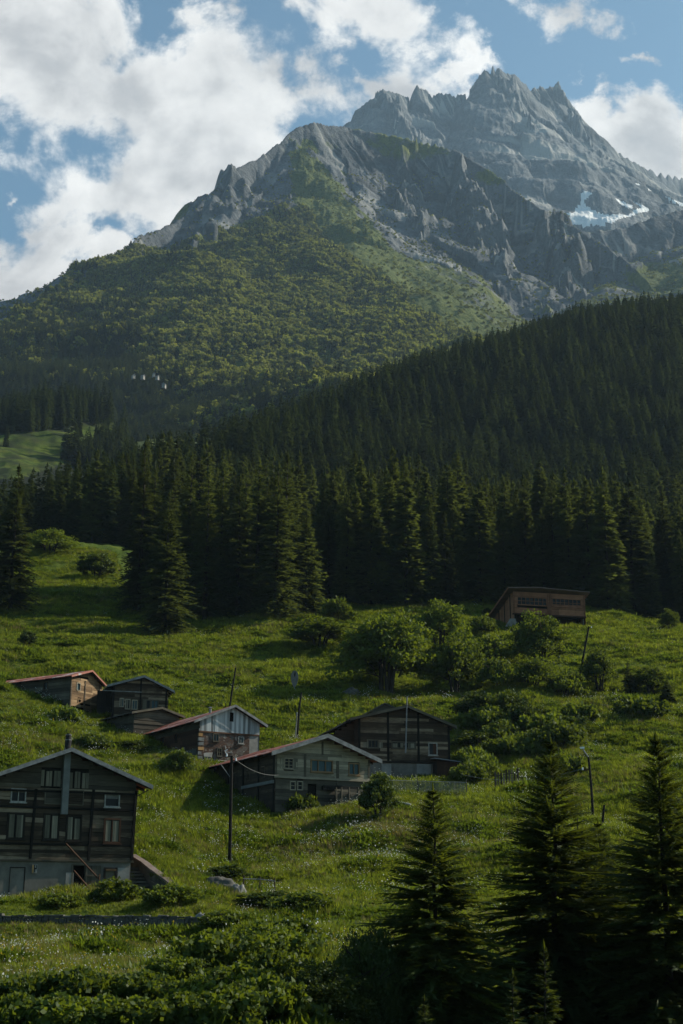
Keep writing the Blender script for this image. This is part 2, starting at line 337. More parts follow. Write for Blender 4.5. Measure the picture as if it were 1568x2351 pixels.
def brickmat():
    m, T = new_mat('patched brick and mud'); co = obco(T)
    sx = T.node('ShaderNodeSeparateXYZ'); T.l.new(co, sx.inputs[0]); cb = T.node('ShaderNodeCombineXYZ'); T.l.new(T.math('ADD', sx.outputs[0], sx.outputs[1]), cb.inputs[0]); T.l.new(sx.outputs[2], cb.inputs[1])
    br = T.node('ShaderNodeTexBrick'); wob = T.vec('ADD', cb.outputs[0], T.vec('SCALE', T.node('ShaderNodeTexNoise').outputs['Color'], scale=0.0)); T.l.new(wob, br.inputs['Vector'])
    br.inputs['Scale'].default_value = 1.0; br.inputs['Brick Width'].default_value = 0.34; br.inputs['Row Height'].default_value = 0.13; br.inputs['Mortar Size'].default_value = 0.018
    br.inputs['Color1'].default_value = (0.17, 0.085, 0.055, 1); br.inputs['Color2'].default_value = (0.09, 0.055, 0.042, 1); br.inputs['Mortar'].default_value = (0.06, 0.05, 0.045, 1)
    n = T.noise(co, 1.1, 6, 0.6, 0.6); pat = T.maprange(n, 0.54, 0.60)
    col = T.mix(pat, br.outputs['Color'], (0.14, 0.115, 0.10)); col = T.mix(T.maprange(T.noise(co, 2.3, 5), 0.6, 0.66), col, (0.27, 0.24, 0.21))
    col = T.mix(0.6, col, T.ramp(T.noise(co, 5, 5), [(0.3, (0.35, 0.35, 0.35)), (0.7, (1.2, 1.2, 1.2))]), 'MULTIPLY')
    principled(T, col, 0.95, bump=T.math('ADD', br.outputs['Fac'], n), bstr=0.6, bdist=0.04); return m
M['brick'] = brickmat()

M['spruce'] = leafmat('spruce needles', (0.003, 0.010, 0.007), (0.018, 0.036, 0.014), (0.19, 0.23, 0.035), 0.24, 0.6)  # translucent colour raised to stand in for sunlit tips
M['spruce_wood'] = leafmat('shaded spruce needles', (0.003, 0.009, 0.006), (0.014, 0.031, 0.014), (0.11, 0.145, 0.028), 0.20, 0.6)  # darker copy for the far wood, the slope's shade put into its colour
M['spruce_near'] = leafmat('near spruce needles', (0.005, 0.013, 0.004), (0.034, 0.054, 0.010), (0.20, 0.24, 0.016), 0.24, 0.3)
M['leaf_green'] = leafmat('broad leaves', (0.012, 0.032, 0.004), (0.062, 0.092, 0.009), (0.24, 0.30, 0.015), 0.32, 0.3)
M['leaf_dark'] = leafmat('dark broad leaves', (0.009, 0.024, 0.005), (0.032, 0.054, 0.009), (0.13, 0.17, 0.014), 0.24, 0.3)  # darker copy of the broad leaves; for the near bushes it holds tree shade
M['leaf_hill'] = leafmat('mountain wood leaves', (0.036, 0.056, 0.014), (0.215, 0.21, 0.040), (0.40, 0.42, 0.05), 0.34, 0.8)
M['grass_blade'] = leafmat('grass blades', (0.038, 0.064, 0.006), (0.155, 0.176, 0.018), (0.29, 0.345, 0.02), 0.38, 0.6)
M['weed_leaf'] = leafmat('weed leaves', (0.015, 0.040, 0.005), (0.075, 0.110, 0.010), (0.22, 0.30, 0.018), 0.32, 0.5)
M['dry_blade'] = leafmat('dry grass', (0.12, 0.10, 0.035), (0.24, 0.19, 0.075), (0.24, 0.19, 0.06), 0.3, 0.5)
M['petal_white'] = leafmat('white petals', (0.55, 0.56, 0.5), (0.75, 0.76, 0.7), (0.6, 0.6, 0.5), 0.3, 0.2)
M['petal_yellow'] = leafmat('yellow petals', (0.42, 0.28, 0.02), (0.6, 0.45, 0.03), (0.5, 0.4, 0.02), 0.3, 0.2)
M['bark'] = wood('bark', (0.020, 0.016, 0.012), (0.065, 0.055, 0.045), grain=(6, 6, 2))

def groundmat():
    m, T = new_mat('meadow soil and turf'); g = T.node('ShaderNodeNewGeometry').outputs['Position']
    n1 = T.noise(g, 0.09, 4); n2 = T.noise(g, 0.7, 6, 0.65); n3 = T.noise(g, 4.0, 5, 0.7)
    f = T.math('ADD', T.math('MULTIPLY', n1, 0.45), T.math('MULTIPLY_ADD', n2, 0.35, T.math('MULTIPLY', n3, 0.25)))
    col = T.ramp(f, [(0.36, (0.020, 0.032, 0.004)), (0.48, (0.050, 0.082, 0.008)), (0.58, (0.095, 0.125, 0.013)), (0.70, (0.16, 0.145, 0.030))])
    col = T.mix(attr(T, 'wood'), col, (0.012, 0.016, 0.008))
    principled(T, col, 0.95, bump=T.math('ADD', n2, n3), bstr=0.7, bdist=0.25, spec=0.1); return m
def mountmat():
    m, T = new_mat('mountain rock and turf'); g = T.node('ShaderNodeNewGeometry').outputs['Position']
    warp = T.vec('ADD', g, T.vec('SCALE', T.node('ShaderNodeTexNoise').outputs['Color'], scale=0.0))
    n1 = T.noise(warp, 0.006, 6, 0.6, 0.8); n2 = T.noise(T.vec('MULTIPLY', g, (0.05, 0.05, 0.016)), 1.0, 7, 0.68, 0.6); n3 = T.noise(g, 0.16, 5, 0.7)
    f = T.math('ADD', T.math('MULTIPLY', n1, 0.35), T.math('MULTIPLY_ADD', n2, 0.45, T.math('MULTIPLY', n3, 0.25)))
    rock = T.ramp(f, [(0.38, (0.048, 0.055, 0.062)), (0.50, (0.094, 0.104, 0.112)), (0.60, (0.155, 0.163, 0.170)), (0.70, (0.29, 0.292, 0.29))])
    rock = T.mix(T.maprange(attr(T, 'streak'), 0.22, 0.55, 0, 0.8), rock, (0.33, 0.32, 0.295)); rock = T.mix(T.maprange(attr(T, 'streak'), -0.25, -0.6, 0, 0.6), rock, (0.032, 0.034, 0.036))
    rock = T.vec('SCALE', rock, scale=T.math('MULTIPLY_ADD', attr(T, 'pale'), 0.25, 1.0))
    turf = T.ramp(T.math('MULTIPLY_ADD', n3, 0.5, T.math('MULTIPLY', n2, 0.5)), [(0.36, (0.040, 0.060, 0.012)), (0.5, (0.085, 0.108, 0.022)), (0.64, (0.15, 0.155, 0.038))])
    vg = T.maprange(T.math('ADD', attr(T, 'veg'), T.math('MULTIPLY', T.math('SUBTRACT', n2, 0.5), 1.6)), 0.38, 0.62)
    col = T.mix(vg, rock, turf)
    sn = T.maprange(T.math('ADD', attr(T, 'snow'), T.math('MULTIPLY', T.math('SUBTRACT', n3, 0.5), 0.5)), 0.45, 0.55)
    col = T.mix(sn, col, (0.92, 0.91, 0.89))
    principled(T, col, 0.92, bump=T.math('ADD', n2, T.math('MULTIPLY', n3, 0.6)), bstr=0.8, bdist=9.0, spec=0.15); return m
M['ground'] = groundmat(); M['mountain'] = mountmat()

# ---------------------------------------------------------------- ground sheet
def wood_edge(px):      # metres out to where the spruce forest begins
    return np.interp(px, [-600, -100, 40, 60, 260, 285, 420, 700, 1100, 1400, 1700, 2400], [240, 232, 238, 258, 258, 222, 219, 226, 230, 226, 230, 230])
LEFT_MEADOW = [(-900, 1130), (-60, 1105), (60, 1095), (150, 1062), (290, 1012), (275, 965), (150, 985), (-60, 1005), (-900, 1030)]
def build_ground():
    az = np.radians(np.linspace(-40, 40, 1100)); r = np.exp(np.linspace(math.log(9), math.log(1500), 520))
    A, Rr = np.meshgrid(az, r); X = Rr * np.sin(A); Y = Rr * np.cos(A); Z = ground_z(X, Y)
    V = np.stack([X, Y, Z], -1).reshape(-1, 3); px, py = to_px(V)
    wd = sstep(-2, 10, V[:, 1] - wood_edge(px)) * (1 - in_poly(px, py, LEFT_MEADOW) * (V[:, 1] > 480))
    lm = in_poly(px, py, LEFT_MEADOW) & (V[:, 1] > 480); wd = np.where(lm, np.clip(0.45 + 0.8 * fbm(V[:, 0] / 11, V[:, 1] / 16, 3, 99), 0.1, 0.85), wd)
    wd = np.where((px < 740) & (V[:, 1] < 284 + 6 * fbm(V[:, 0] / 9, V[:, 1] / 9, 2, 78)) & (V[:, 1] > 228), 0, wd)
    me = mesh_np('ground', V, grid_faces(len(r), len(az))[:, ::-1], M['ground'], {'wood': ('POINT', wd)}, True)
    tag(link('ground', me), kind='structure')
build_ground()

# ---------------------------------------------------------------- mountain: crest lines, each with the fall of its flanks
CREST = [
    # far summit crest
    ([(790, 292, 3000), (822, 250, 3005), (850, 232, 3010), (878, 207, 3030), (900, 212, 3040), (930, 226, 3060), (945, 226, 3070), (957, 199, 3080), (972, 204, 3085), (992, 222, 3090), (1012, 216, 3100), (1045, 220, 3110), (1073, 216, 3120),
      (1092, 188, 3130), (1112, 160, 3140), (1128, 176, 3150), (1145, 157, 3160), (1163, 172, 3170), (1180, 173, 3180), (1200, 190, 3190), (1216, 206, 3200), (1240, 198, 3230), (1256, 202, 3240), (1275, 199, 3250), (1300, 225, 3260), (1325, 258, 3280), (1352, 296, 3300),
      (1390, 328, 3330), (1420, 352, 3350), (1470, 384, 3400), (1520, 400, 3430), (1568, 411, 3480), (1700, 440, 3550), (1900, 500, 3650)], 0.98, 1.0),
    ([(1145, 160, 3160), (1205, 255, 3020), (1255, 315, 2920), (1310, 385, 2800), (1350, 440, 2700)], 1.15, 1.0),
    ([(880, 210, 3030), (930, 270, 2920), (985, 330, 2800)], 1.1, 1.0),
    ([(1275, 200, 3250), (1360, 330, 3100), (1440, 420, 2950)], 1.1, 1.0),
    # front buttress and its two arms
    ([(-700, 1010, 1250), (-300, 900, 1350), (-120, 835, 1450), (0, 766, 1560), (60, 720, 1640), (160, 655, 1760), (240, 600, 1880), (300, 578, 1960)], 0.66, 0.15),
    ([(300, 575, 1960), (313, 546, 2030), (350, 535, 2080), (420, 502, 2160), (480, 450, 2250), (540, 392, 2330), (595, 362, 2390), (640, 331, 2440), (668, 303, 2480), (700, 288, 2510), (722, 284, 2520), (760, 290, 2540), (800, 294, 2560), (850, 310, 2560)], 0.86, 0.9),
    ([(800, 296, 2560), (900, 312, 2550), (1000, 335, 2520), (1045, 345, 2490), (1100, 381, 2440), (1150, 408, 2400), (1180, 440, 2360), (1225, 470, 2310), (1262, 492, 2270), (1330, 530, 2210), (1400, 572, 2140), (1450, 612, 2080), (1500, 662, 2010), (1600, 740, 1900), (1800, 860, 1750)], 1.02, 1.0),
    ([(664, 318, 2470), (690, 420, 2330), (712, 490, 2230), (770, 540, 2110), (850, 610, 1960), (930, 680, 1810), (1010, 745, 1660), (1080, 800, 1540)], 0.72, 0.35),
    ([(1045, 346, 2490), (1080, 450, 2330), (1130, 560, 2150), (1200, 660, 1980), (1240, 730, 1850)], 1.1, 1.0),
    ([(920, 330, 2540), (945, 430, 2380), (950, 520, 2230), (990, 600, 2080)], 1.15, 1.0),
    ([(1262, 494, 2270), (1300, 580, 2120), (1330, 660, 1980)], 1.1, 1.0),
    ([(540, 392, 2330), (520, 470, 2180), (470, 560, 2000), (430, 650, 1820), (400, 740, 1640), (380, 830, 1450)], 0.70, 0.25),
    # right hand hollow with the snow
    ([(1330, 536, 2560), (1430, 524, 2560), (1500, 500, 2580), (1568, 482, 2600), (1700, 440, 2650), (1900, 380, 2700)], 0.62, 0.6),
    ([(1430, 640, 2100), (1500, 622, 2150), (1568, 640, 2100), (1750, 640, 2100)], 0.5, 0.2),
    # far range on the left
    ([(-700, 640, 3900), (-200, 690, 3800), (-60, 735, 3750), (0, 727, 3700), (30, 711, 3700), (62, 716, 3720), (120, 770, 3750), (300, 900, 3800)], 0.9, 0.8),
]
TREELINE = [(-2000, 700), (0, 760), (235, 585), (330, 578), (420, 566), (540, 522), (620, 492), (690, 470), (740, 540), (800, 585), (870, 640), (960, 700), (1060, 760), (1150, 800), (1150, 1200), (-2000, 1200)]
BAND = [(668, 335), (700, 322), (740, 360), (800, 440), (860, 520), (930, 600), (1010, 660), (1110, 745), (1180, 790), (1060, 800), (960, 715), (870, 650), (760, 560), (690, 480), (655, 420)]
SNOW = [[(1285, 492), (1318, 488), (1335, 462), (1333, 445), (1348, 437), (1360, 444), (1343, 462), (1346, 476), (1375, 488), (1400, 495), (1440, 492), (1478, 474), (1490, 484), (1455, 494), (1410, 508), (1340, 521), (1312, 516)],
        [(1412, 455), (1430, 462), (1455, 474), (1450, 480), (1425, 470)], [(1452, 462), (1475, 470), (1490, 480), (1480, 482)], [(1528, 452), (1568, 466), (1600, 470), (1568, 474), (1540, 462)], [(1455, 418), (1470, 424), (1466, 428)], [(1480, 430), (1510, 440), (1506, 444)]]
def build_mountain():
    az = np.radians(np.linspace(-20, 20, 1200)); r = np.concatenate([np.linspace(880, 1500, 110), np.linspace(1505, 2760, 330), np.linspace(2768, 3600, 100), np.linspace(3606, 4900, 260), np.linspace(4920, 5500, 20)])
    A, Rr = np.meshgrid(az, r); X = (Rr * np.sin(A)).ravel(); Y = (Rr * np.cos(A)).ravel()
    wx = X + 26 * fbm(X / 160, Y / 160, 3, 41); wy = Y + 26 * fbm(X / 160, Y / 160, 3, 47)
    Z = np.full(X.shape, -400.0); RK = np.zeros(X.shape); BD = np.zeros(X.shape); SK = np.zeros(X.shape); PL = np.zeros(X.shape); CI = np.zeros(X.shape)
    vx = X + 34 * fbm(X / 85, Y / 85, 4, 141, 0.6); vy = Y + 34 * fbm(X / 85, Y / 85, 4, 147, 0.6)
    for ci, (pts, slope, rk) in enumerate(CREST):
        P = [at(p[0], p[1], p[2] * (1.4 if ci < 4 else 1.0)) for p in pts]; t0 = 0.0; far = ci < 4; rib = ci in (1, 2, 3, 7, 8, 9, 10, 11)
        h = np.full(X.shape, -1e4); bd = np.zeros(X.shape); bt = np.zeros(X.shape)
        for a, b in zip(P[:-1], P[1:]):
            ex, ey = b.x - a.x, b.y - a.y; L = math.hypot(ex, ey)
            # true coordinates close to the crest, warped ones lower down
            t = np.clip(((wx - a.x) * ex + (wy - a.y) * ey) / (L * L), 0, 1)
            d = np.hypot(wx - a.x - t * ex, wy - a.y - t * ey)
            tt = np.clip(((X - a.x) * ex + (Y - a.y) * ey) / (L * L), 0, 1); dd = np.hypot(X - a.x - tt * ex, Y - a.y - tt * ey)
            if rib:
                tt = np.clip(((vx - a.x) * ex + (vy - a.y) * ey) / (L * L), 0, 1); dd = np.hypot(vx - a.x - tt * ex, vy - a.y - tt * ey)
            k = sstep(10, 90, dd); d = d * k + dd * (1 - k); t = t * k + tt * (1 - k)
            hh = a.z + (b.z - a.z) * t - slope * d - (12 + (125 if far else 85) * max(0, rk - 0.15)) * (1 - np.exp(-d / (140 if far else 100)))
            m = hh > h; h[m] = hh[m]; bd[m] = d[m]; bt[m] = (t0 + t * L)[m]; t0 += L
        cut = sstep(0, 120, bd)
        sk = bt - (1.15 if ci == 6 else 0.2) * bd + (0.1 * wx if far else 0.2 * wx); c2 = sstep(0, 45, bd)
        jag = rk * np.exp(-bd / 45) * (1.0 if far else 0.55) * (9 * ridged(bt / 40, bt * 0 + ci, 1, 90) + 6 * ridged(bt / 15, bt * 0 + ci, 1, 92) - 5)
        r1 = ridged(sk / 130, bd / 900, 2, 60 + ci); r2 = ridged(sk / 46, bd / 480, 1, 80 + ci); r3 = ridged(sk / 19, bd / 200, 2, 70 + ci)
        am = 1.0 if far else (0.45 if ci == 5 else 0.66)
        h = h + jag + rk * am * (cut * 28 * (r1 - 1.2) + c2 * (17 * (r2 - 0.9) + 10 * (r3 - 1.2))) + (1 - rk) * sstep(20, 160, bd) * (30 * (ridged((bt - 0.55 * bd) / 210, bd / 1100, 2, 160 + ci) - 1.2) + 12 * (ridged((bt - 0.55 * bd) / 75, bd / 420, 2, 170 + ci) - 1.2)); stk = perlin(sk / 14, bd / 190, 66 + ci)
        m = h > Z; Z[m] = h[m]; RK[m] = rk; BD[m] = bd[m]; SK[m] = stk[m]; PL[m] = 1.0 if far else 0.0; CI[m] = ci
    Z = Z + RK * (0.2 + 0.8 * sstep(0, 60, BD)) * (4.5 * ridged(X / 40, Y / 60, 4, 5, 0.6) - 5) + (1 - RK) * sstep(0, 60, BD) * 9 * fbm(X / 90, Y / 90, 4, 15)
    V = np.stack([X, Y, Z], -1); px, py = to_px(V)
    n = fbm(X / 60, Y / 60, 4, 31); qx, qy = px + 26 * fbm(X / 70, Y / 70, 3, 33), py + 22 * fbm(X / 70, Y / 70, 3, 35)
    G = Z.reshape(A.shape); gy = np.gradient(G, axis=0) / np.gradient(Rr, axis=0); gx = np.gradient(G, axis=1) / (Rr * np.gradient(A, axis=1)); slope = np.hypot(gx, gy).ravel()
    front = Y < 2700
    forest = in_poly(qx, qy, TREELINE) & front
    veg = np.where(forest, 1.0, 0.0); veg[in_poly(qx, qy, BAND) & front] = 0.95
    flat = 1 - sstep(0.75, 1.05, slope + 0.12 * n)
    veg = np.maximum(veg, np.where(front, 0.62 * flat, 0.18 * flat))
    for (x, y, rx, ry, k) in ((930, 335, 130, 40, 0.65), (1140, 400, 60, 30, 0.6), (740, 330, 70, 40, 0.55), (1150, 720, 180, 60, 0.55), (1520, 640, 90, 40, 1.0), (640, 350, 40, 60, 0.5)):
        veg = np.maximum(veg, k * np.clip(1.6 - np.hypot((px - x) / rx, (py - y) / ry) * 1.2, 0, 1) * front)
    veg = np.where((CI == 5) & ~forest & ~in_poly(qx, qy, BAND), veg * 0.45, veg); veg = np.where((CI == 11) & ~forest & ~in_poly(qx, qy, BAND), veg * 0.7, veg)
    veg = np.where((CI == 7) & ~forest, np.maximum(veg, 0.60 + 0.3 * fbm(X / 45, Y / 45, 3, 61)), veg)
    snow = np.zeros(X.shape); sx_, sy_ = px + 3 * n, py + 3 * n
    for poly in SNOW: snow[in_poly(sx_, sy_, poly) & (Y > 2300)] = 1.0
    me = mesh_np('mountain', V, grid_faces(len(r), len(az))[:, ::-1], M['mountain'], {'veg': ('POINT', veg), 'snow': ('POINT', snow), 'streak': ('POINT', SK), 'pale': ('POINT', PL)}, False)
    tag(link('mountain', me), kind='structure')
    return az, r, G
_maz, _mr, _mG = build_mountain()
def mount_z(x, y):
    a = np.arctan2(x, y); r = np.hypot(x, y)
    i = np.clip(np.interp(r, _mr, np.arange(len(_mr))), 0, len(_mr) - 1.001); j = np.clip((a - _maz[0]) / (_maz[1] - _maz[0]), 0, len(_maz) - 1.001)
    i0 = i.astype(int); j0 = j.astype(int); fi = i - i0; fj = j - j0; G = _mG
    return (G[i0, j0] * (1 - fi) + G[i0 + 1, j0] * fi) * (1 - fj) + (G[i0, j0 + 1] * (1 - fi) + G[i0 + 1, j0 + 1] * fi) * fj

# ---------------------------------------------------------------- plants
def blades(base, tip, wid, side):
    """diamond leaf cards: base, tip (n,3), half width (n), side direction (n,3)"""
    mid = base * 0.5 + tip * 0.5; s = side * wid[:, None]
    V = np.stack([base, mid + s, tip, mid - s], 1).reshape(-1, 3); n = len(base)
    return V, (np.arange(n * 4).reshape(n, 4))
def rnd_unit(n, g):
    v = g.normal(size=(n, 3)); return v / np.linalg.norm(v, axis=1)[:, None]
def tube_np(path, rad, n=7):
    path = np.asarray(path, float); m = len(path); V = []; F = []
    for i in range(m):
        d = path[min(i + 1, m - 1)] - path[max(i - 1, 0)]; d = d / (np.linalg.norm(d) + 1e-9)
        a = np.cross(d, (1, 0, 0) if abs(d[0]) < 0.8 else (0, 1, 0)); a /= np.linalg.norm(a); b = np.cross(d, a)
        th = np.arange(n) * 2 * np.pi / n
        V.append(path[i] + rad[i] * (np.cos(th)[:, None] * a + np.sin(th)[:, None] * b))
    for i in range(m - 1):
        for k in range(n): F.append((i * n + k, i * n + (k + 1) % n, (i + 1) * n + (k + 1) % n, (i + 1) * n + k))
    return np.concatenate(V), np.array(F)
def joinq(parts):
    Vs, Fs, o = [], [], 0
    for V, F in parts: Vs.append(V); Fs.append(F + o); o += len(V)
    return np.concatenate(Vs), np.concatenate(Fs)

def spruce_mesh(h, rad, seed, whorls, nb, ntw, tl, tw, mat, bare=0.05, power=0.85, name='spruce_crown'):
    g = np.random.default_rng(seed)
    u = (np.arange(whorls) + g.uniform(0, 0.8, whorls)) / whorls; u = u ** 1.08
    U = np.repeat(u, nb) + g.normal(0, 0.25 / whorls, whorls * nb); U = np.clip(U, 0, 0.995); n = len(U)
    z0 = h * (bare + (0.985 - bare) * U); az = g.uniform(0, 2 * np.pi, n)
    L = rad * (1 - U) ** power * g.uniform(0.70, 1.08, n) * (1 + 0.10 * np.sin(az * 2 + seed)) + 0.012 * h
    low = np.where(g.random(n) < 0.12, 1.22, 1.0); L = L * low
    D = np.stack([np.cos(az), np.sin(az), np.zeros(n)], 1); up = -0.25 + 0.75 * U + g.normal(0, 0.08, n); dr = 0.32 * (1 - U) + 0.06
    base_list, tip_list, w_list = [], [], []
    S_ = (np.arange(ntw) + 0.5) / ntw
    for sgn in (-1, 1):
        s = np.clip(S_[None, :] * 0.92 + 0.08 + g.normal(0, 0.03, (n, ntw)), 0.06, 1)
        zz = up[:, None] * s - dr[:, None] * s ** 2 + 0.10 * s ** 4
        P = np.stack([D[:, 0:1] * L[:, None] * s, D[:, 1:2] * L[:, None] * s, z0[:, None] + L[:, None] * zz], -1).reshape(-1, 3)
        Dn = np.repeat(D, ntw, 0); Pn = np.stack([-Dn[:, 1], Dn[:, 0], Dn[:, 2]], 1) * sgn
        f = g.uniform(0.5, 1.0, len(P)); dirs = Dn * f[:, None] + Pn * g.uniform(0.35, 0.95, len(P))[:, None]; dirs[:, 2] += g.normal(-0.12, 0.17, len(P))
        dirs /= np.linalg.norm(dirs, axis=1)[:, None]
        ln = tl * (1.25 - 0.75 * s.ravel()) * np.repeat(np.clip(L / (rad * 0.55), 0.28, 1.25), ntw) * g.uniform(0.6, 1.3, len(P))
        base_list.append(P); tip_list.append(P + dirs * ln[:, None]); w_list.append(ln * tw * g.uniform(0.7, 1.3, len(P)))
    # the boughs themselves and the leading shoot
    tipb = np.stack([D[:, 0] * L * 1.04, D[:, 1] * L * 1.04, z0 + L * (up - dr + 0.12)], 1); b0 = np.stack([np.zeros(n), np.zeros(n), z0], 1)
    base_list.append(b0); tip_list.append(tipb); w_list.append(0.035 * L + 0.01)
    top = np.array([[0, 0, h * 0.93]] * 3); base_list.append(top); tip_list.append(top + np.array([[0, 0, h * 0.085]] * 3)); w_list.append(np.full(3, 0.012 * h))
    B = np.concatenate(base_list); T_ = np.concatenate(tip_list); Wd = np.concatenate(w_list)
    d = T_ - B; side = np.cross(d, rnd_unit(len(B), g) * 0.7 + np.array([0, 0, 1.0])); side /= (np.linalg.norm(side, axis=1)[:, None] + 1e-9)
    V, F = blades(B, T_, Wd, side)
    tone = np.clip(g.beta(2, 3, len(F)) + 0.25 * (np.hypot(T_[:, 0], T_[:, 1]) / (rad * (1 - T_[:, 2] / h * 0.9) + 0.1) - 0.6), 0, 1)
    return mesh_np(name, V, F, mat, {'tone': ('FACE', tone)})
def trunk_mesh(h, r0, seed, name='trunk'):
    g = np.random.default_rng(seed); zz = np.linspace(-0.6, h * 0.97, 7)
    path = np.stack([g.normal(0, 0.004 * h, 7), g.normal(0, 0.004 * h, 7), zz], 1); path[0, :2] = 0
    V, F = tube_np(path, np.linspace(r0, r0 * 0.08, 7), 8)
    return mesh_np(name, V, F, M['bark'], {'tone': ('FACE', g.random(len(F)))}, True)

def broadleaf_meshes(h, rad, seed, clumps, per, leaf, mat, low=0.25, stems=4, name='crown'):
    g = np.random.default_rng(seed); parts = []; ends = []
    for k in range(stems):
        a = 2 * np.pi * k / stems + g.uniform(-0.4, 0.4); lean = g.uniform(0.25, 0.6) * rad; hh = h * g.uniform(0.6, 0.9)
        b = np.array([0.12 * rad * math.cos(a), 0.12 * rad * math.sin(a), -0.3]); e = np.array([lean * math.cos(a), lean * math.sin(a), hh])
        mid = b * 0.5 + e * 0.5 + np.array([-0.10 * rad * math.cos(a), -0.10 * rad * math.sin(a), 0]) + g.normal(0, 0.04 * rad, 3)
        parts.append(tube_np([b, mid, e], [0.020 * h, 0.014 * h, 0.004 * h], 6))
        for q in range(4):
            t = g.uniform(0.35, 0.85); p = b * (1 - t) + e * t; a2 = a + g.uniform(-1.3, 1.3); l2 = rad * g.uniform(0.35, 0.75)
            e2 = p + np.array([l2 * math.cos(a2), l2 * math.sin(a2), l2 * g.uniform(0.2, 0.9)]); parts.append(tube_np([p, p * 0.5 + e2 * 0.5 + g.normal(0, 0.03 * rad, 3), e2], [0.009 * h, 0.006 * h, 0.002 * h], 5))
    V, F = joinq(parts); trunk = mesh_np('trunk', V, F, M['bark'], {'tone': ('FACE', g.random(len(F)))}, True)
    d = rnd_unit(clumps, g); d[:, 2] = np.abs(d[:, 2]) * 1.3 - 0.45; rr = g.uniform(0.45, 1.0, clumps) ** 0.6 * (1 + 0.2 * g.normal(size=clumps))
    cz = h * (low + (1 - low) * 0.45)
    C = np.stack([d[:, 0] * rr * rad * 0.85, d[:, 1] * rr * rad * 0.85, cz + d[:, 2] * rr * h * (1 - low) * 0.52], 1)
    cs = rad * g.uniform(0.13, 0.30, clumps)
    P = np.repeat(C, per, 0) + rnd_unit(clumps * per, g) * (g.uniform(0, 1, clumps * per) ** 0.5 * np.repeat(cs, per))[:, None] * np.array([1.15, 1.15, 0.8])
    P[:, 2] = np.maximum(P[:, 2], 0.03 * h)
    n = len(P); dr = rnd_unit(n, g); dr[:, 2] -= 0.25; ln = leaf * g.uniform(0.6, 1.4, n)
    side = np.cross(dr, rnd_unit(n, g)); side /= (np.linalg.norm(side, axis=1)[:, None] + 1e-9)
    V, F = blades(P - dr * ln[:, None] * 0.5, P + dr * ln[:, None] * 0.5, ln * 0.34, side)
    tone = np.clip(np.repeat(g.uniform(0, 0.55, clumps), per) + g.beta(2, 3, n) * 0.6 + 0.15 * (P[:, 2] / h - 0.5), 0, 1)
    return trunk, mesh_np(name, V, F, mat, {'tone': ('FACE', tone)})

def tuft_mesh(name, n, h, spread, lean, wid, mat, seed, leafy=False):
    g = np.random.default_rng(seed); a = g.uniform(0, 2 * np.pi, n); r = spread * g.uniform(0, 1, n) ** 0.7
    B = np.stack([r * np.cos(a), r * np.sin(a), g.uniform(0, 0.35 * h, n) if leafy else np.full(n, -0.03)], 1)
    ln = h * g.uniform(0.5, 1.1, n); a2 = a + g.normal(0, 0.7, n); lz = g.uniform(0.2, lean, n)
    T_ = B + np.stack([np.cos(a2) * lz * ln, np.sin(a2) * lz * ln, ln * np.sqrt(np.clip(1 - lz ** 2, 0.05, 1)) * (g.uniform(0.1, 0.9, n) if leafy else 1)], 1)
    side = np.stack([-np.sin(a2), np.cos(a2), g.normal(0, 0.3, n)], 1); side /= np.linalg.norm(side, axis=1)[:, None]
    V, F = blades(B, T_, wid * g.uniform(0.7, 1.3, n), side)
    return mesh_np(name, V, F, mat, {'tone': ('FACE', np.clip(g.beta(2, 2, n), 0, 1))})
def flower_mesh(name, n, h, spread, size, mat, seed):
    g = np.random.default_rng(seed); P = np.stack([g.normal(0, spread, n), g.normal(0, spread, n), h * g.uniform(0.6, 1.05, n)], 1)
    parts = []
    for k in range(2):
        d = rnd_unit(n, g); side = np.cross(d, rnd_unit(n, g)); side /= np.linalg.norm(side, axis=1)[:, None]
        parts.append(blades(P - d * size, P + d * size, np.full(n, size * 0.8), side))
    V, F = joinq(parts); return mesh_np(name, V, F, mat, {'tone': ('FACE', g.random(len(F)))})

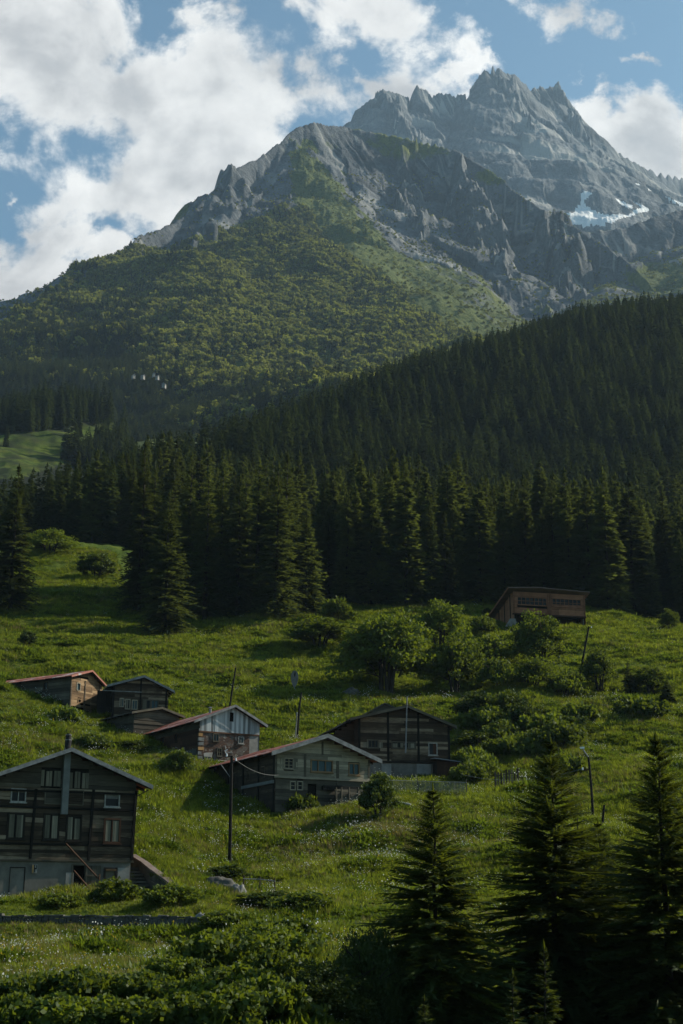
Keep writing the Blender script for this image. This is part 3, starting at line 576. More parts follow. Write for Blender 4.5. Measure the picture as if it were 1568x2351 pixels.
def scatter(name, protos, pos, rz, scl, idx, tilt=None):
    """one object that draws many small copies of the given meshes (for what nobody could count)"""
    n = len(pos); me = bpy.data.meshes.new(name); me.vertices.add(n); me.vertices.foreach_set('co', np.asarray(pos, np.float32).ravel())
    rot = np.zeros((n, 3), np.float32); rot[:, 2] = rz
    if tilt is not None: rot[:, :2] = tilt
    a = me.attributes.new('rot', 'FLOAT_VECTOR', 'POINT'); a.data.foreach_set('vector', rot.ravel())
    a = me.attributes.new('scl', 'FLOAT', 'POINT'); a.data.foreach_set('value', np.asarray(scl, np.float32))
    a = me.attributes.new('idx', 'INT', 'POINT'); a.data.foreach_set('value', np.asarray(idx, np.int32))
    o = link(name, me)
    ng = bpy.data.node_groups.new(name, 'GeometryNodeTree'); ng.interface.new_socket('Geometry', in_out='INPUT', socket_type='NodeSocketGeometry'); ng.interface.new_socket('Geometry', in_out='OUTPUT', socket_type='NodeSocketGeometry')
    N, Lk = ng.nodes, ng.links; gi = N.new('NodeGroupInput'); go = N.new('NodeGroupOutput')
    join = N.new('GeometryNodeJoinGeometry'); Lk.new(join.outputs[0], go.inputs[0])
    def named(nm, dt):
        x = N.new('GeometryNodeInputNamedAttribute'); x.data_type = dt; x.inputs['Name'].default_value = nm; return x.outputs['Attribute']
    for k, pm in enumerate(protos):
        ob = bpy.data.objects.new(name + '_source', pm)
        oi = N.new('GeometryNodeObjectInfo'); oi.inputs['Object'].default_value = ob; oi.inputs['As Instance'].default_value = True
        cmp = N.new('FunctionNodeCompare'); cmp.data_type = 'INT'; cmp.operation = 'EQUAL'
        Lk.new(named('idx', 'INT'), cmp.inputs[2]); cmp.inputs[3].default_value = k
        ip = N.new('GeometryNodeInstanceOnPoints'); Lk.new(gi.outputs[0], ip.inputs['Points']); Lk.new(cmp.outputs[0], ip.inputs['Selection']); Lk.new(oi.outputs['Geometry'], ip.inputs['Instance'])
        er = N.new('FunctionNodeEulerToRotation'); Lk.new(named('rot', 'FLOAT_VECTOR'), er.inputs[0]); Lk.new(er.outputs[0], ip.inputs['Rotation'])
        Lk.new(named('scl', 'FLOAT'), ip.inputs['Scale']); Lk.new(ip.outputs[0], join.inputs[0])
    md = o.modifiers.new('scatter', 'NODES'); md.node_group = ng
    o['kind'] = 'stuff'; return o
# ---------------------------------------------------------------- houses
class MB:
    """collects boxes, prisms and tubes and links them as one mesh"""
    def __init__(s): s.v = []; s.f = []; s.t = []
    def hexa(s, P, tone=0.5):
        o = len(s.v); s.v += [tuple(p) for p in P]
        s.f += [tuple(o + i for i in q) for q in ((3, 2, 1, 0), (4, 5, 6, 7), (0, 1, 5, 4), (1, 2, 6, 5), (2, 3, 7, 6), (3, 0, 4, 7))]; s.t += [tone] * 6; return s
    def box(s, x0, x1, y0, y1, z0, z1, tone=0.5, jit=0.0):
        P = [(x0, y0, z0), (x1, y0, z0), (x1, y1, z0), (x0, y1, z0), (x0, y0, z1), (x1, y0, z1), (x1, y1, z1), (x0, y1, z1)]
        if jit: P = [(a + random.uniform(-jit, jit), b + random.uniform(-jit, jit), c + random.uniform(-jit, jit)) for a, b, c in P]
        return s.hexa(P, tone)
    def tube(s, path, rad, n=8, tone=0.5, cap=True):
        V, F = tube_np(path, rad if hasattr(rad, '__len__') else [rad] * len(path), n); o = len(s.v)
        s.v += [tuple(p) for p in V]; s.f += [tuple(int(i) + o for i in q) for q in F]; s.t += [tone] * len(F)
        if cap:
            m = len(path); s.f += [tuple(o + i for i in range(n - 1, -1, -1)), tuple(o + (m - 1) * n + i for i in range(n))]; s.t += [tone] * 2
        return s
    def poly(s, pts, tone=0.5):
        o = len(s.v); s.v += [tuple(p) for p in pts]; s.f.append(tuple(range(o, o + len(pts)))); s.t.append(tone); return s
    def prism(s, pts2, y0, y1, tone=0.5):
        """outline in (x, z), drawn from y0 to y1"""
        n = len(pts2); o = len(s.v); s.v += [(x, y0, z) for x, z in pts2] + [(x, y1, z) for x, z in pts2]
        s.f += [tuple(range(o, o + n)), tuple(range(o + 2 * n - 1, o + n - 1, -1))] + [(o + i, o + n + i, o + n + (i + 1) % n, o + (i + 1) % n) for i in range(n)]; s.t += [tone] * (n + 2); return s
    def build(s, name, mat, parent=None, smooth=False):
        me = bpy.data.meshes.new(name); me.from_pydata(s.v, [], s.f); a = me.attributes.new('tone', 'FLOAT', 'FACE'); a.data.foreach_set('value', np.array(s.t, np.float32))
        if smooth: me.polygons.foreach_set('use_smooth', np.ones(len(s.f), bool))
        me.update(); return link(name, me, M[mat] if isinstance(mat, str) else mat, parent)

class House:
    def __init__(s, name, label, cat, px, py, Y, yaw, group=None):
        s.o = at(px, py, Y); s.c, s.s = math.cos(R(yaw)), math.sin(R(yaw))
        s.root = empty(name, s.o, R(yaw)); tag(s.root, label, cat, group)
    def to_local(s, P):
        d = Vector(P) - s.o; return Vector((d.x * s.c + d.y * s.s, -d.x * s.s + d.y * s.c, d.z))
    def f(s, px, py, y=0.0):
        """where the sight line through (px, py) meets the plane local y: returns (x, z)"""
        d = ray(px, py); dl = Vector((d.x * s.c + d.y * s.s, -d.x * s.s + d.y * s.c, d.z)); o = s.to_local((0, 0, 0))
        t = (y - o.y) / dl.y; q = o + dl * t; return q.x, q.z
    def fx(s, px, py, x):
        """the same on the plane local x: returns (y, z)"""
        d = ray(px, py); dl = Vector((d.x * s.c + d.y * s.s, -d.x * s.s + d.y * s.c, d.z)); o = s.to_local((0, 0, 0))
        t = (x - o.x) / dl.x; q = o + dl * t; return q.y, q.z
    def rect(s, x0, y0, x1, y1):
        a = s.f(x0, y0); b = s.f(x1, y1); return (min(a[0], b[0]), min(a[1], b[1]), max(a[0], b[0]), max(a[1], b[1]))

def front(u, n, z): return (u, -n, z)
def left_of(x): return lambda u, n, z: (x - n, u, z)
def right_of(x): return lambda u, n, z: (x + n, u, z)
def slab(mb, face, u0, u1, n0, n1, z0, z1, tone, jit=0.0, tilt=0.0):
    P = []
    for zz, k in ((z0, 0), (z1, 1)):
        for (u, n) in ((u0, n1), (u1, n1), (u1, n0), (u0, n0)):
            dz = tilt * (u - (u0 + u1) / 2); j = random.uniform(-jit, jit) if jit else 0
            P.append(face(u, n, zz + dz + j))
    mb.hexa(P, tone)
def planks(mb, face, u0, u1, z0, z1, bh=0.24, th=0.05, clip=None, holes=(), seg=(2.0, 4.5), jit=0.012, tone=(0.2, 0.8), missing=0.0, vertical=False):
    """boards nailed side by side, cut round the openings, each a little out of true"""
    if vertical:
        u = u0
        while u < u1 - 0.01:
            w = min(bh * random.uniform(0.8, 1.2), u1 - u); um = u + w / 2; top = clip(um) if clip else z1
            cuts = [(z0, top)]
            for (a, b, c, d) in holes:
                if a < um < c: cuts = [q for (p, r) in cuts for q in ((p, min(r, b)), (max(p, d), r)) if q[1] - q[0] > 0.02]
            for (p, r) in cuts:
                if random.random() >= missing: slab(mb, face, u + 0.004, u + w - 0.004, 0, th * random.uniform(0.6, 1.1), p + random.uniform(-0.03, 0.03), r, random.uniform(*tone), jit * 0.5)
            u += w
        return
    z = z0
    while z < z1 - 0.02:
        h = min(bh * random.uniform(0.75, 1.25), z1 - z); zm = z + h / 2; a, b = (clip(zm) if clip else (u0, u1)); a = max(a, u0); b = min(b, u1)
        cuts = [(a, b)] if b - a > 0.05 else []
        for (p, q, r, w) in holes:
            if q < zm < w: cuts = [k for (m, n) in cuts for k in ((m, min(n, p)), (max(m, r), n)) if k[1] - k[0] > 0.03]
        for (m, n) in cuts:
            u = m
            while u < n - 0.02:
                e = min(u + random.uniform(*seg), n)
                if n - e < 0.4: e = n
                if random.random() >= missing: slab(mb, face, u, e - 0.006, 0, th * random.uniform(0.55, 1.25), z, z + h * 0.95, tone[0] + (tone[1] - tone[0]) * random.betavariate(0.7, 0.95), jit, random.uniform(-0.004, 0.004))
                u = e
        z += h
def window(H, face, rc, frame_mat='white_paint', glass='glass', bars=(1, 0), fw=0.07, shutters=None, curtain=None, sill=True, depth=0.04, boards=0, board_mat='shutter', slots=0):
    u0, z0, u1, z1 = rc; m = MB(); d = depth + 0.05
    slab(m, face, u0, u0 + fw, -0.05, d, z0, z1, 0.6); slab(m, face, u1 - fw, u1, -0.05, d, z0, z1, 0.5)
    slab(m, face, u0 + fw, u1 - fw, -0.05, d + 0.003, z1 - fw, z1, 0.7); slab(m, face, u0 + fw, u1 - fw, -0.05, d + 0.003, z0, z0 + fw, 0.6)
    for i in range(bars[0]):
        c = u0 + (u1 - u0) * (i + 1) / (bars[0] + 1); slab(m, face, c - fw * 0.35, c + fw * 0.35, -0.03, d - 0.01, z0 + fw, z1 - fw, 0.5)
    for i in range(bars[1]):
        c = z0 + (z1 - z0) * (i + 1) / (bars[1] + 1); slab(m, face, u0 + fw, u1 - fw, -0.03, d - 0.015, c - fw * 0.3, c + fw * 0.3, 0.5)
    if sill: slab(m, face, u0 - 0.06, u1 + 0.06, 0.0, d + 0.07, z0 - 0.07, z0 - 0.003, 0.45)
    w = m.build('window', frame_mat, H.root)
    p = MB(); slab(p, face, u0 + fw * 0.5, u1 - fw * 0.5, -0.10, -0.04, z0 + fw * 0.5, z1 - fw * 0.5, 0.5); p.build('pane', glass, w)
    if curtain:
        k = MB(); k0, k1, k2, k3 = curtain[1]
        slab(k, face, u0 + (u1 - u0) * k0, u0 + (u1 - u0) * k2, -0.035, -0.02, z0 + (z1 - z0) * k1, z0 + (z1 - z0) * k3, 0.5); k.build('curtain', curtain[0], w)
    if shutters:
        for sg in shutters:
            k = MB(); sw = (u1 - u0) * 0.42; a = u0 - sw - 0.02 if sg < 0 else u1 + 0.02
            planks(k, face, a, a + sw, z0, z1, bh=0.11, th=0.06, vertical=True, tone=(0.3, 0.9)); k.build('shutter', board_mat, w)
    if boards:
        n = boards; gap = 0.07 * (u1 - u0); cw = (u1 - u0 - 2 * fw) / n
        for i in range(n):
            k = MB(); a = u0 + fw + i * cw; planks(k, face, a + gap * 0.3, a + cw - gap * 0.3 - (gap if i < n - 1 else 0), z0 + fw, z1 - fw - random.uniform(0, 0.12), bh=cw * 0.36, th=0.07, vertical=True, tone=(0.25, 0.95)); k.build('shutter', board_mat, w)
    return w
def roof(H, xr, zr, xl, zl, xe, ze, y0, y1, mat='rust_roof', th=0.07, verge='galv', rafters='beam', y0l=None, fascia=0.14):
    """two pitches meeting at the ridge (xr, zr); eaves at (xl, zl) and (xe, ze)"""
    y0l = y0 if y0l is None else y0l; out = []
    for (xa, za, ya, tag_) in ((xl, zl, y0l, 0), (xe, ze, y0, 1)):
        m = MB(); ny = max(3, int((y1 - ya) / 0.95)); lift = 0.0
        for j in range(ny):
            ja, jb = ya + (y1 - ya) * j / ny, ya + (y1 - ya) * (j + 1) / ny + (0.05 if j < ny - 1 else 0); ex_ = random.uniform(-0.10, 0.05); tn = random.random()
            sag = -0.05 * math.sin(math.pi * (j + 0.5) / ny); lift = random.uniform(0.0, 0.02) + 0.004 * (j % 2)
            cutp = random.uniform(0.4, 0.6)
            for (f0, f1, dz, tt) in ((0.0, cutp + 0.02, 0.014, tn), (cutp, 1.0, 0.0, tn + random.uniform(-0.4, 0.4))):
                e1 = (f1 + ex_ / max(1.0, abs(xa - xr))) if f1 == 1.0 else f1
                p, q_, p2, q2 = xr + (xa - xr) * f0, zr + (za - zr) * f0, xr + (xa - xr) * e1, zr + (za - zr) * e1
                A = [(p, ja, q_ + sag + lift + dz), (p, jb, q_ + sag + lift + dz), (p2, jb, q2 + sag * 0.6 + lift + dz), (p2, ja, q2 + sag * 0.6 + lift + dz)]; B = [(x, y, z + th * 0.7) for x, y, z in A]
                if xa > xr: A = A[::-1]; B = B[::-1]
                m.hexa(A + B, min(1, max(0, tt)))
        r = m.build('roof', mat, H.root); out.append(r)
        k = MB(); ang = math.atan2(za - zr, abs(xa - xr)); off = 0.03
        k.hexa([(xr, ya - off - 0.03, zr - fascia), (xa, ya - off - 0.03, za - fascia), (xa, ya - off, za - fascia), (xr, ya - off, zr - fascia), (xr, ya - off - 0.03, zr + th + 0.03), (xa, ya - off - 0.03, za + th + 0.03), (xa, ya - off, za + th + 0.03), (xr, ya - off, zr + th + 0.03)] if xa > xr else
               [(xa, ya - off - 0.03, za - fascia), (xr, ya - off - 0.03, zr - fascia), (xr, ya - off, zr - fascia), (xa, ya - off, za - fascia), (xa, ya - off - 0.03, za + th + 0.03), (xr, ya - off - 0.03, zr + th + 0.03), (xr, ya - off, zr + th + 0.03), (xa, ya - off, za + th + 0.03)], 0.6)
        k.build('bargeboard', verge, r)
        if rafters:
            k = MB(); n = max(3, int((y1 - ya) / 1.2))
            for i in range(n):
                y = ya + 0.25 + (y1 - ya - 0.5) * i / (n - 1)
                k.hexa([(min(xr, xa), y, (zr if xr < xa else za) - 0.16), (max(xr, xa), y, (za if xr < xa else zr) - 0.16), (max(xr, xa), y + 0.09, (za if xr < xa else zr) - 0.16), (min(xr, xa), y + 0.09, (zr if xr < xa else za) - 0.16),
                        (min(xr, xa), y, (zr if xr < xa else za) - 0.004), (max(xr, xa), y, (za if xr < xa else zr) - 0.004), (max(xr, xa), y + 0.09, (za if xr < xa else zr) - 0.004), (min(xr, xa), y + 0.09, (zr if xr < xa else za) - 0.004)], 0.4)
            k.build('rafter', rafters, r)
    return out
def gable_clip(xr, zr, sl, sr):
    """board ends under the two pitches; sl, sr: fall per metre to the left and right of the ridge"""
    return lambda z: (xr - (zr - z) / sl, xr + (zr - z) / sr)
def core(H, pts, y0, y1, name='inner_wall', mat='beam'):
    MB().prism(pts, y0, y1, 0.15).build(name, mat, H.root)
def post(m, face, u, z0, z1, w=0.14, n=0.10, tone=0.4, lean=0.0):
    P = []
    for zz, dx in ((z0, 0), (z1, lean)):
        for (a, b) in ((u - w / 2 + dx, n), (u + w / 2 + dx, n), (u + w / 2 + dx, -0.02), (u - w / 2 + dx, -0.02)): P.append(face(a, b, zz))
    m.hexa(P, tone)
def one(H, name, mat, fn, parent=None):
    m = MB(); fn(m); return m.build(name, mat, parent or H.root)

# -- the big dark house at the near left
def big_house():
    H = House('timber_house', 'large dark timber house on a grey basement with a metal flue up its gable', 'house', 159, 2062, 87, 25)
    q = lambda a, b: (a * 0.21975, 1646 + b * 0.21975)
    xr, zr = H.f(*q(718, 350)); xe, ze = H.f(*q(1560, 742)); sR = (zr - ze) / (xe - xr); sL = sR
    wr = H.f(*q(1405, 1000))[0]; wl = xr - (wr - xr); D = 9.5; xl = xr - (xe - xr)
    zb = H.f(*q(700, 1500))[1]; zg = H.f(*q(700, 750))[1]; zbot = H.f(*q(700, 1900))[1] - 1.6
    door = H.rect(*q(765, 1548), *q(884, 1868)); bwin = H.rect(*q(1085, 1572), *q(1212, 1748))
    ups = [H.rect(*q(115, 745), *q(267, 893)), H.rect(*q(1093, 798), *q(1246, 945))]
    boarded = [H.rect(*q(476, 755), *q(648, 908)), H.rect(*q(712, 770), *q(858, 918))]
    mids = [H.rect(*q(78, 995), *q(250, 1280)), H.rect(*q(455, 1003), *q(612, 1288)), H.rect(*q(692, 1025), *q(845, 1300)), H.rect(*q(1086, 1055), *q(1252, 1322))]
    gabs = [H.rect(*q(432, 545), *q(625, 728)), H.rect(*q(730, 560), *q(918, 750))]
    zwall = zr - sR * (wr - xr) - 0.1
    inner = 0.55
    core(H, [(wl + 0.1, zbot), (wr - 0.1, zbot), (wr - 0.1, zwall - 0.05), (xr, zr - 0.15), (wl + 0.1, zwall - 0.05)], inner, D - 0.1)
    clip = gable_clip(xr, zr - 0.08, sL, sR)
    holes = ups + mids
    m = MB(); planks(m, front, wl, wr, zb, zg, 0.23, 0.05, None, holes, tone=(0.0, 1.0), jit=0.022)
    w = m.build('wall', 'dark_wood', H.root)
    m = MB(); planks(m, front, wl, wr, zg, zr, 0.30, 0.06, clip, gabs, tone=(0.05, 0.6), seg=(2.5, 5)); m.build('gable', 'grey_wood', H.root)
    for fc in (left_of(wl), right_of(wr)): one(H, 'side_wall', 'dark_wood', lambda m: planks(m, fc, 0, D, zb, zwall, 0.24, 0.05, tone=(0.05, 0.9)))
    m = MB()
    for (a, b, c, d) in ((wl, zbot, door[0], zb), (door[0], door[3], door[2], zb), (door[2], zbot, bwin[0], zb), (bwin[0], zbot, bwin[2], bwin[1]), (bwin[0], bwin[3], bwin[2], zb), (bwin[2], zbot, wr - 0.12, zb)):
        m.box(a, c, -0.0, 0.35, b, d, 0.5)
    m.box(wl, wl + 0.3, 0.35, D, zbot, zb, 0.5); m.box(wr - 0.42, wr - 0.12, 0.35, D, zbot, zb, 0.5)
    bs = m.build('basement_wall', 'plaster', H.root)
    one(H, 'sill_beam', 'grey_wood', lambda m: m.box(wl - 0.1, wr + 0.05, -0.14, 0.05, zb - 0.08, zb + 0.03, 0.35, 0.02))
    # posts over the boarding
    for px_, (a, b) in ((350, (752, 1482)), (950, (760, 1505)), (1395, (770, 1500))):
        u, z1 = H.f(*q(px_ + 18, a)); z0 = H.f(*q(px_ - 10, b))[1]; one(H, 'post', 'black_wood', lambda m: post(m, front, u - 0.08, z0, z1, 0.15, 0.14, 0.3, 0.12))
    for a, b in ((60, 755), (60, 925), (60, 1305)):
        z = H.f(*q(700, b + 30))[1]; one(H, 'rail', 'black_wood', lambda m: m.box(wl, wr, -0.115, 0.0, z - 0.06, z + 0.06, 0.3, 0.012))
    for k, rc in enumerate(ups): window(H, front, rc, 'white_paint', 'glass', (1, 0) if k == 0 else (0, 0), 0.07, curtain=('dish', (0.05, 0.72 if k == 0 else 0.62, 0.95, 0.97)))
    for rc in boarded:
        m = MB(); planks(m, front, rc[0], rc[2], rc[1], rc[3], 0.2, 0.085, tone=(0.1, 0.8)); f = m.build('boarded_window', 'dark_wood' if rc is boarded[1] else 'grey_wood', H.root)
        def fr(m):
            for (a, b, c, d) in ((rc[0] - 0.05, rc[1], rc[0], rc[3]), (rc[2], rc[1], rc[2] + 0.05, rc[3]), (rc[0] - 0.05, rc[1] - 0.05, rc[2] + 0.05, rc[1]), (rc[0] - 0.05, rc[3], rc[2] + 0.05, rc[3] + 0.05)): m.box(a, c, -0.115, 0, b, d, 0.7)
        one(H, 'frame', 'grey_wood', fr, f)
    for k, rc in enumerate(mids): window(H, front, rc, 'beam' if k < 3 else 'brown_wood', 'glass', (1, 0), 0.10, boards=2, sill=True)
    for rc in gabs:
        m = MB(); m.box(rc[0] - 0.07, rc[2] + 0.07, -0.035, 0.0, rc[1] - 0.07, rc[3] + 0.07, 0.2)
        f = m.build('hatch_frame', 'beam', H.root)
        cw = (rc[2] - rc[0])
        for (a, b) in ((0.0, 0.16), (0.26, 0.40), (0.42, 0.55), (0.66, 0.82), (0.84, 1.0)):
            m = MB(); m.box(rc[0] + cw * a, rc[0] + cw * b, -0.09, -0.035, rc[1], rc[3] - random.uniform(0, 0.15), random.uniform(0.3, 0.8), 0.006); m.build('shutter', 'shutter', f)
    # flue: square duct up the gable, sooty pipe above the ridge
    u, z1 = H.f(*q(703, 385), -0.2); u2, z0 = H.f(*q(668, 1018), -0.2)
    def duct(m):
        n = 4
        for i in range(n):
            t0, t1 = i / n, (i + 1) / n; a = u2 + (u - u2) * t0; b = u2 + (u - u2) * t1; za = z0 + (z1 + 0.35 - z0) * t0; zb_ = z0 + (z1 + 0.35 - z0) * t1; h = 0.20
            m.hexa([(a - h, -0.36, za), (a + h, -0.36, za), (a + h, -0.12, za), (a - h, -0.12, za), (b - h + 0.01, -0.36, zb_), (b + h - 0.01, -0.36, zb_), (b + h - 0.01, -0.12, zb_), (b - h + 0.01, -0.12, zb_)], 0.5)
    fl = one(H, 'flue', 'pipe', duct)
    a, za = H.f(*q(703, 352), -0.2); b, zb_ = H.f(*q(716, 175), -0.2)
    one(H, 'flue_pipe', 'soot', lambda m: m.tube([(a, -0.24, za - 0.1), (a + 0.02, -0.24, za + 0.55), (b, -0.24, zb_ - 0.12), (b + 0.01, -0.24, zb_)], [0.20, 0.20, 0.17, 0.11], 12), fl)
    for zz in (0.62, 0.92): one(H, 'clamp', 'galv', lambda m: m.tube([(a + 0.01, -0.24, za + zz), (a + 0.01, -0.24, za + zz + 0.035)], 0.215, 12), fl)
    # basement: dark doorway, swung door leaf, window, outlines of a blocked door, meter box
    def fr(m):
        m.box(door[0] - 0.09, door[0], -0.05, 0.2, door[1] - 0.4, door[3] + 0.08, 0.7); m.box(door[2], door[2] + 0.09, -0.05, 0.2, door[1] - 0.4, door[3] + 0.08, 0.7); m.box(door[0], door[2], -0.05, 0.2, door[3], door[3] + 0.08, 0.7)
    df = one(H, 'door_frame', 'grey_wood', fr)
    rc = H.rect(*q(893, 1530), *q(1040, 1870))
    one(H, 'door', 'shutter', lambda m: planks(m, front, rc[0], rc[2], rc[1] - 0.3, rc[3] - 0.12, 0.32, 0.07, vertical=True, tone=(0.05, 0.35)))
    for zz in (rc[3] - 0.75, rc[1] + 0.55): one(H, 'door_ledge', 'grey_wood', lambda m: m.box(rc[0], rc[2], -0.10, -0.06, zz, zz + 0.09, 0.6))
    window(H, front, bwin, 'beam', 'glass', (0, 0), 0.10, curtain=('shutter', (0.1, 0.22, 0.9, 0.85)), sill=True)
    one(H, 'lintel', 'tan_wood', lambda m: m.box(bwin[0] + 0.1, bwin[2] - 0.05, -0.12, -0.02, bwin[3] - 0.19, bwin[3] - 0.10, 0.15))
    rc = H.rect(*q(1230, 1575), *q(1340, 1760)); one(H, 'panel', 'plaster2', lambda m: m.box(rc[0], rc[2], -0.05, 0.0, rc[1], rc[3], 0.5))
    rc2 = H.rect(*q(688, 1625), *q(757, 1870)); one(H, 'panel', 'plaster2', lambda m: m.box(rc2[0], rc2[2], -0.04, 0.0, rc2[1] - 0.4, rc2[3], 0.5))
    rc3 = H.rect(*q(105, 1567), *q(247, 1890))
    def outl(m):
        m.box(rc3[0], rc3[2], -0.035, 0, rc3[3] - 0.05, rc3[3], 0.3); m.box(rc3[2] - 0.05, rc3[2], -0.035, 0, rc3[1], rc3[3] - 0.05, 0.3); m.box(rc3[0], rc3[0] + 0.03, -0.03, 0, rc3[1], rc3[3] - 0.05, 0.3)
    one(H, 'blocked_door', 'beam', outl)
    rc4 = H.rect(*q(333, 1540), *q(383, 1632))
    mbx = one(H, 'meter_box', 'white_paint', lambda m: m.box(rc4[0], rc4[2], -0.09, 0, rc4[1], rc4[3], 0.5))
    wd, hd = rc4[2] - rc4[0], rc4[3] - rc4[1]
    one(H, 'box_side', 'orange', lambda m: m.box(rc4[0] + 0.01, rc4[0] + wd * 0.32, -0.105, -0.09, rc4[1] + 0.02, rc4[3] - 0.02, 0.5), mbx)
    one(H, 'box_mark', 'beam', lambda m: (m.box(rc4[0] + wd * 0.40, rc4[0] + wd * 0.55, -0.10, -0.09, rc4[1] + hd * 0.1, rc4[3] - 0.03, 0.1), m.box(rc4[0] + wd * 0.55, rc4[2] - 0.03, -0.10, -0.09, rc4[1] + hd * 0.45, rc4[1] + hd * 0.58, 0.1), m.box(rc4[2] - wd * 0.2, rc4[2] - 0.02, -0.10, -0.09, rc4[1] + hd * 0.58, rc4[3] - 0.04, 0.1)), mbx)
    for (x0, y0, x1, y1, n0, n1, r) in ((690, 1325, 1040, 1700, 0.2, 0.9, 0.05), (772, 1605, 1000, 1870, 0.9, 1.2, 0.05), (1040, 1640, 1030, 1900, 0.9, 0.9, 0.04), (875, 1775, 945, 1715, 1.0, 1.0, 0.03)):
        a = H.f(*q(x0, y0), -n0); b = H.f(*q(x1, y1), -n1)
        one(H, 'brace', 'brown_wood', lambda m: m.tube([(a[0], -n0, a[1]), (b[0], -n1, b[1])], r, 6, 0.7))
    roof(H, xr, zr, xl, zr - (zr - ze) * 0.97, xe, ze, -0.75, D + 0.5, 'rust_roof', 0.08, 'galv', 'beam')
    a = H.f(*q(1440, 835)); b = H.f(*q(1520, 780))
    one(H, 'bracket', 'beam', lambda m: m.tube([(wr, -0.3, a[1]), (xe - 0.15, -0.3, ze - 0.15)], 0.03, 6))
    # garden steps and their wall beside the house
    G = House('garden_wall', 'curved reddish brown wall with a pale cap beside the steps of the large dark house', 'wall', 307, 1975, 90, 0)
    pts = [(304, 1962, 92.0), (330, 1978, 90.5), (355, 1998, 89.0), (380, 2016, 87.4), (402, 2033, 86), (419, 2043, 84.6)]
    L = [G.to_local(at(*p)) for p in pts]
    body, capm = MB(), MB()
    for i, (a, b) in enumerate(zip(L[:-1], L[1:])):
        d = Vector((b.x - a.x, b.y - a.y, 0)).normalized(); nn = Vector((-d.y, d.x, 0)) * 0.18
        if nn.x < 0: nn = -nn
        def ring(z0a, z0b, z1a, z1b, k):
            A, B = a - nn * k, b - nn * k; C, E = b + nn * k, a + nn * k
            return [(B.x, B.y, z0b), (C.x, C.y, z0b), (E.x, E.y, z0a), (A.x, A.y, z0a), (B.x, B.y, z1b), (C.x, C.y, z1b), (E.x, E.y, z1a), (A.x, A.y, z1a)]
        body.hexa(ring(a.z - 3.2, b.z - 3.2, a.z - 0.08, b.z - 0.08, 1.0), random.uniform(0.2, 0.8)); capm.hexa(ring(a.z - 0.078, b.z - 0.078, a.z + 0.03 + 0.01 * i, b.z + 0.03, 1.35), random.random())
    body.build('wall_body', 'concrete', G.root); capm.build('cap', 'cap', G.root)
    st = House('garden_steps', 'flight of narrow pale steps squeezed between the large dark house and the garden wall', 'steps', 320, 2040, 88, 25)
    for i in range(9):
        m = MB(); m.box(-1.0, 0.75, -0.75 + i * 0.42, -0.30 + i * 0.42, -0.5 + i * 0.21, -0.36 + i * 0.21, 0.4 + 0.3 * random.random(), 0.01); m.build('step', 'grey_wood', st.root)
    return H
big_house()
# -- low retaining wall below the terrace
def terrace_wall():
    o = at(230, 2107, 76.5); G = empty('terrace_wall', o); tag(G, 'long low dark stone wall holding up the terrace below the large dark house', 'wall')
    m = MB(); c = MB(); xs = list(np.cumsum(np.random.default_rng(4).uniform(11, 24, 80)) - 760); xs = [x for x in xs if x < 465] + [465]
    for x0, x1 in zip(xs[:-1], xs[1:]):
        a = at(float(x0), 2103 + 0.012 * x0, 76.5) - o; b = at(float(x1), 2103 + 0.012 * x1, 76.5) - o; top = (a.z + b.z) / 2 + random.uniform(-0.06, 0.05); zc = top - 2.2
        while zc < top - 0.05:
            hh = min(random.uniform(0.22, 0.42), top - zc); sp = (b.x - a.x); k = random.uniform(0.35, 0.65) * sp
            for (u0, u1) in ((a.x, a.x + k), (a.x + k, b.x)): m.box(u0 + 0.012, u1 - 0.012, a.y - 0.22 - random.uniform(0, 0.07), a.y + 0.25, zc + 0.012, zc + hh, random.random(), 0.02)
            zc += hh
        c.box(a.x, b.x - 0.02, a.y - 0.30, a.y + 0.27, top, top + random.uniform(0.06, 0.12), random.random(), 0.025)
    m.build('wall_body', 'concrete', G); c.build('coping', 'concrete', G)
terrace_wall()

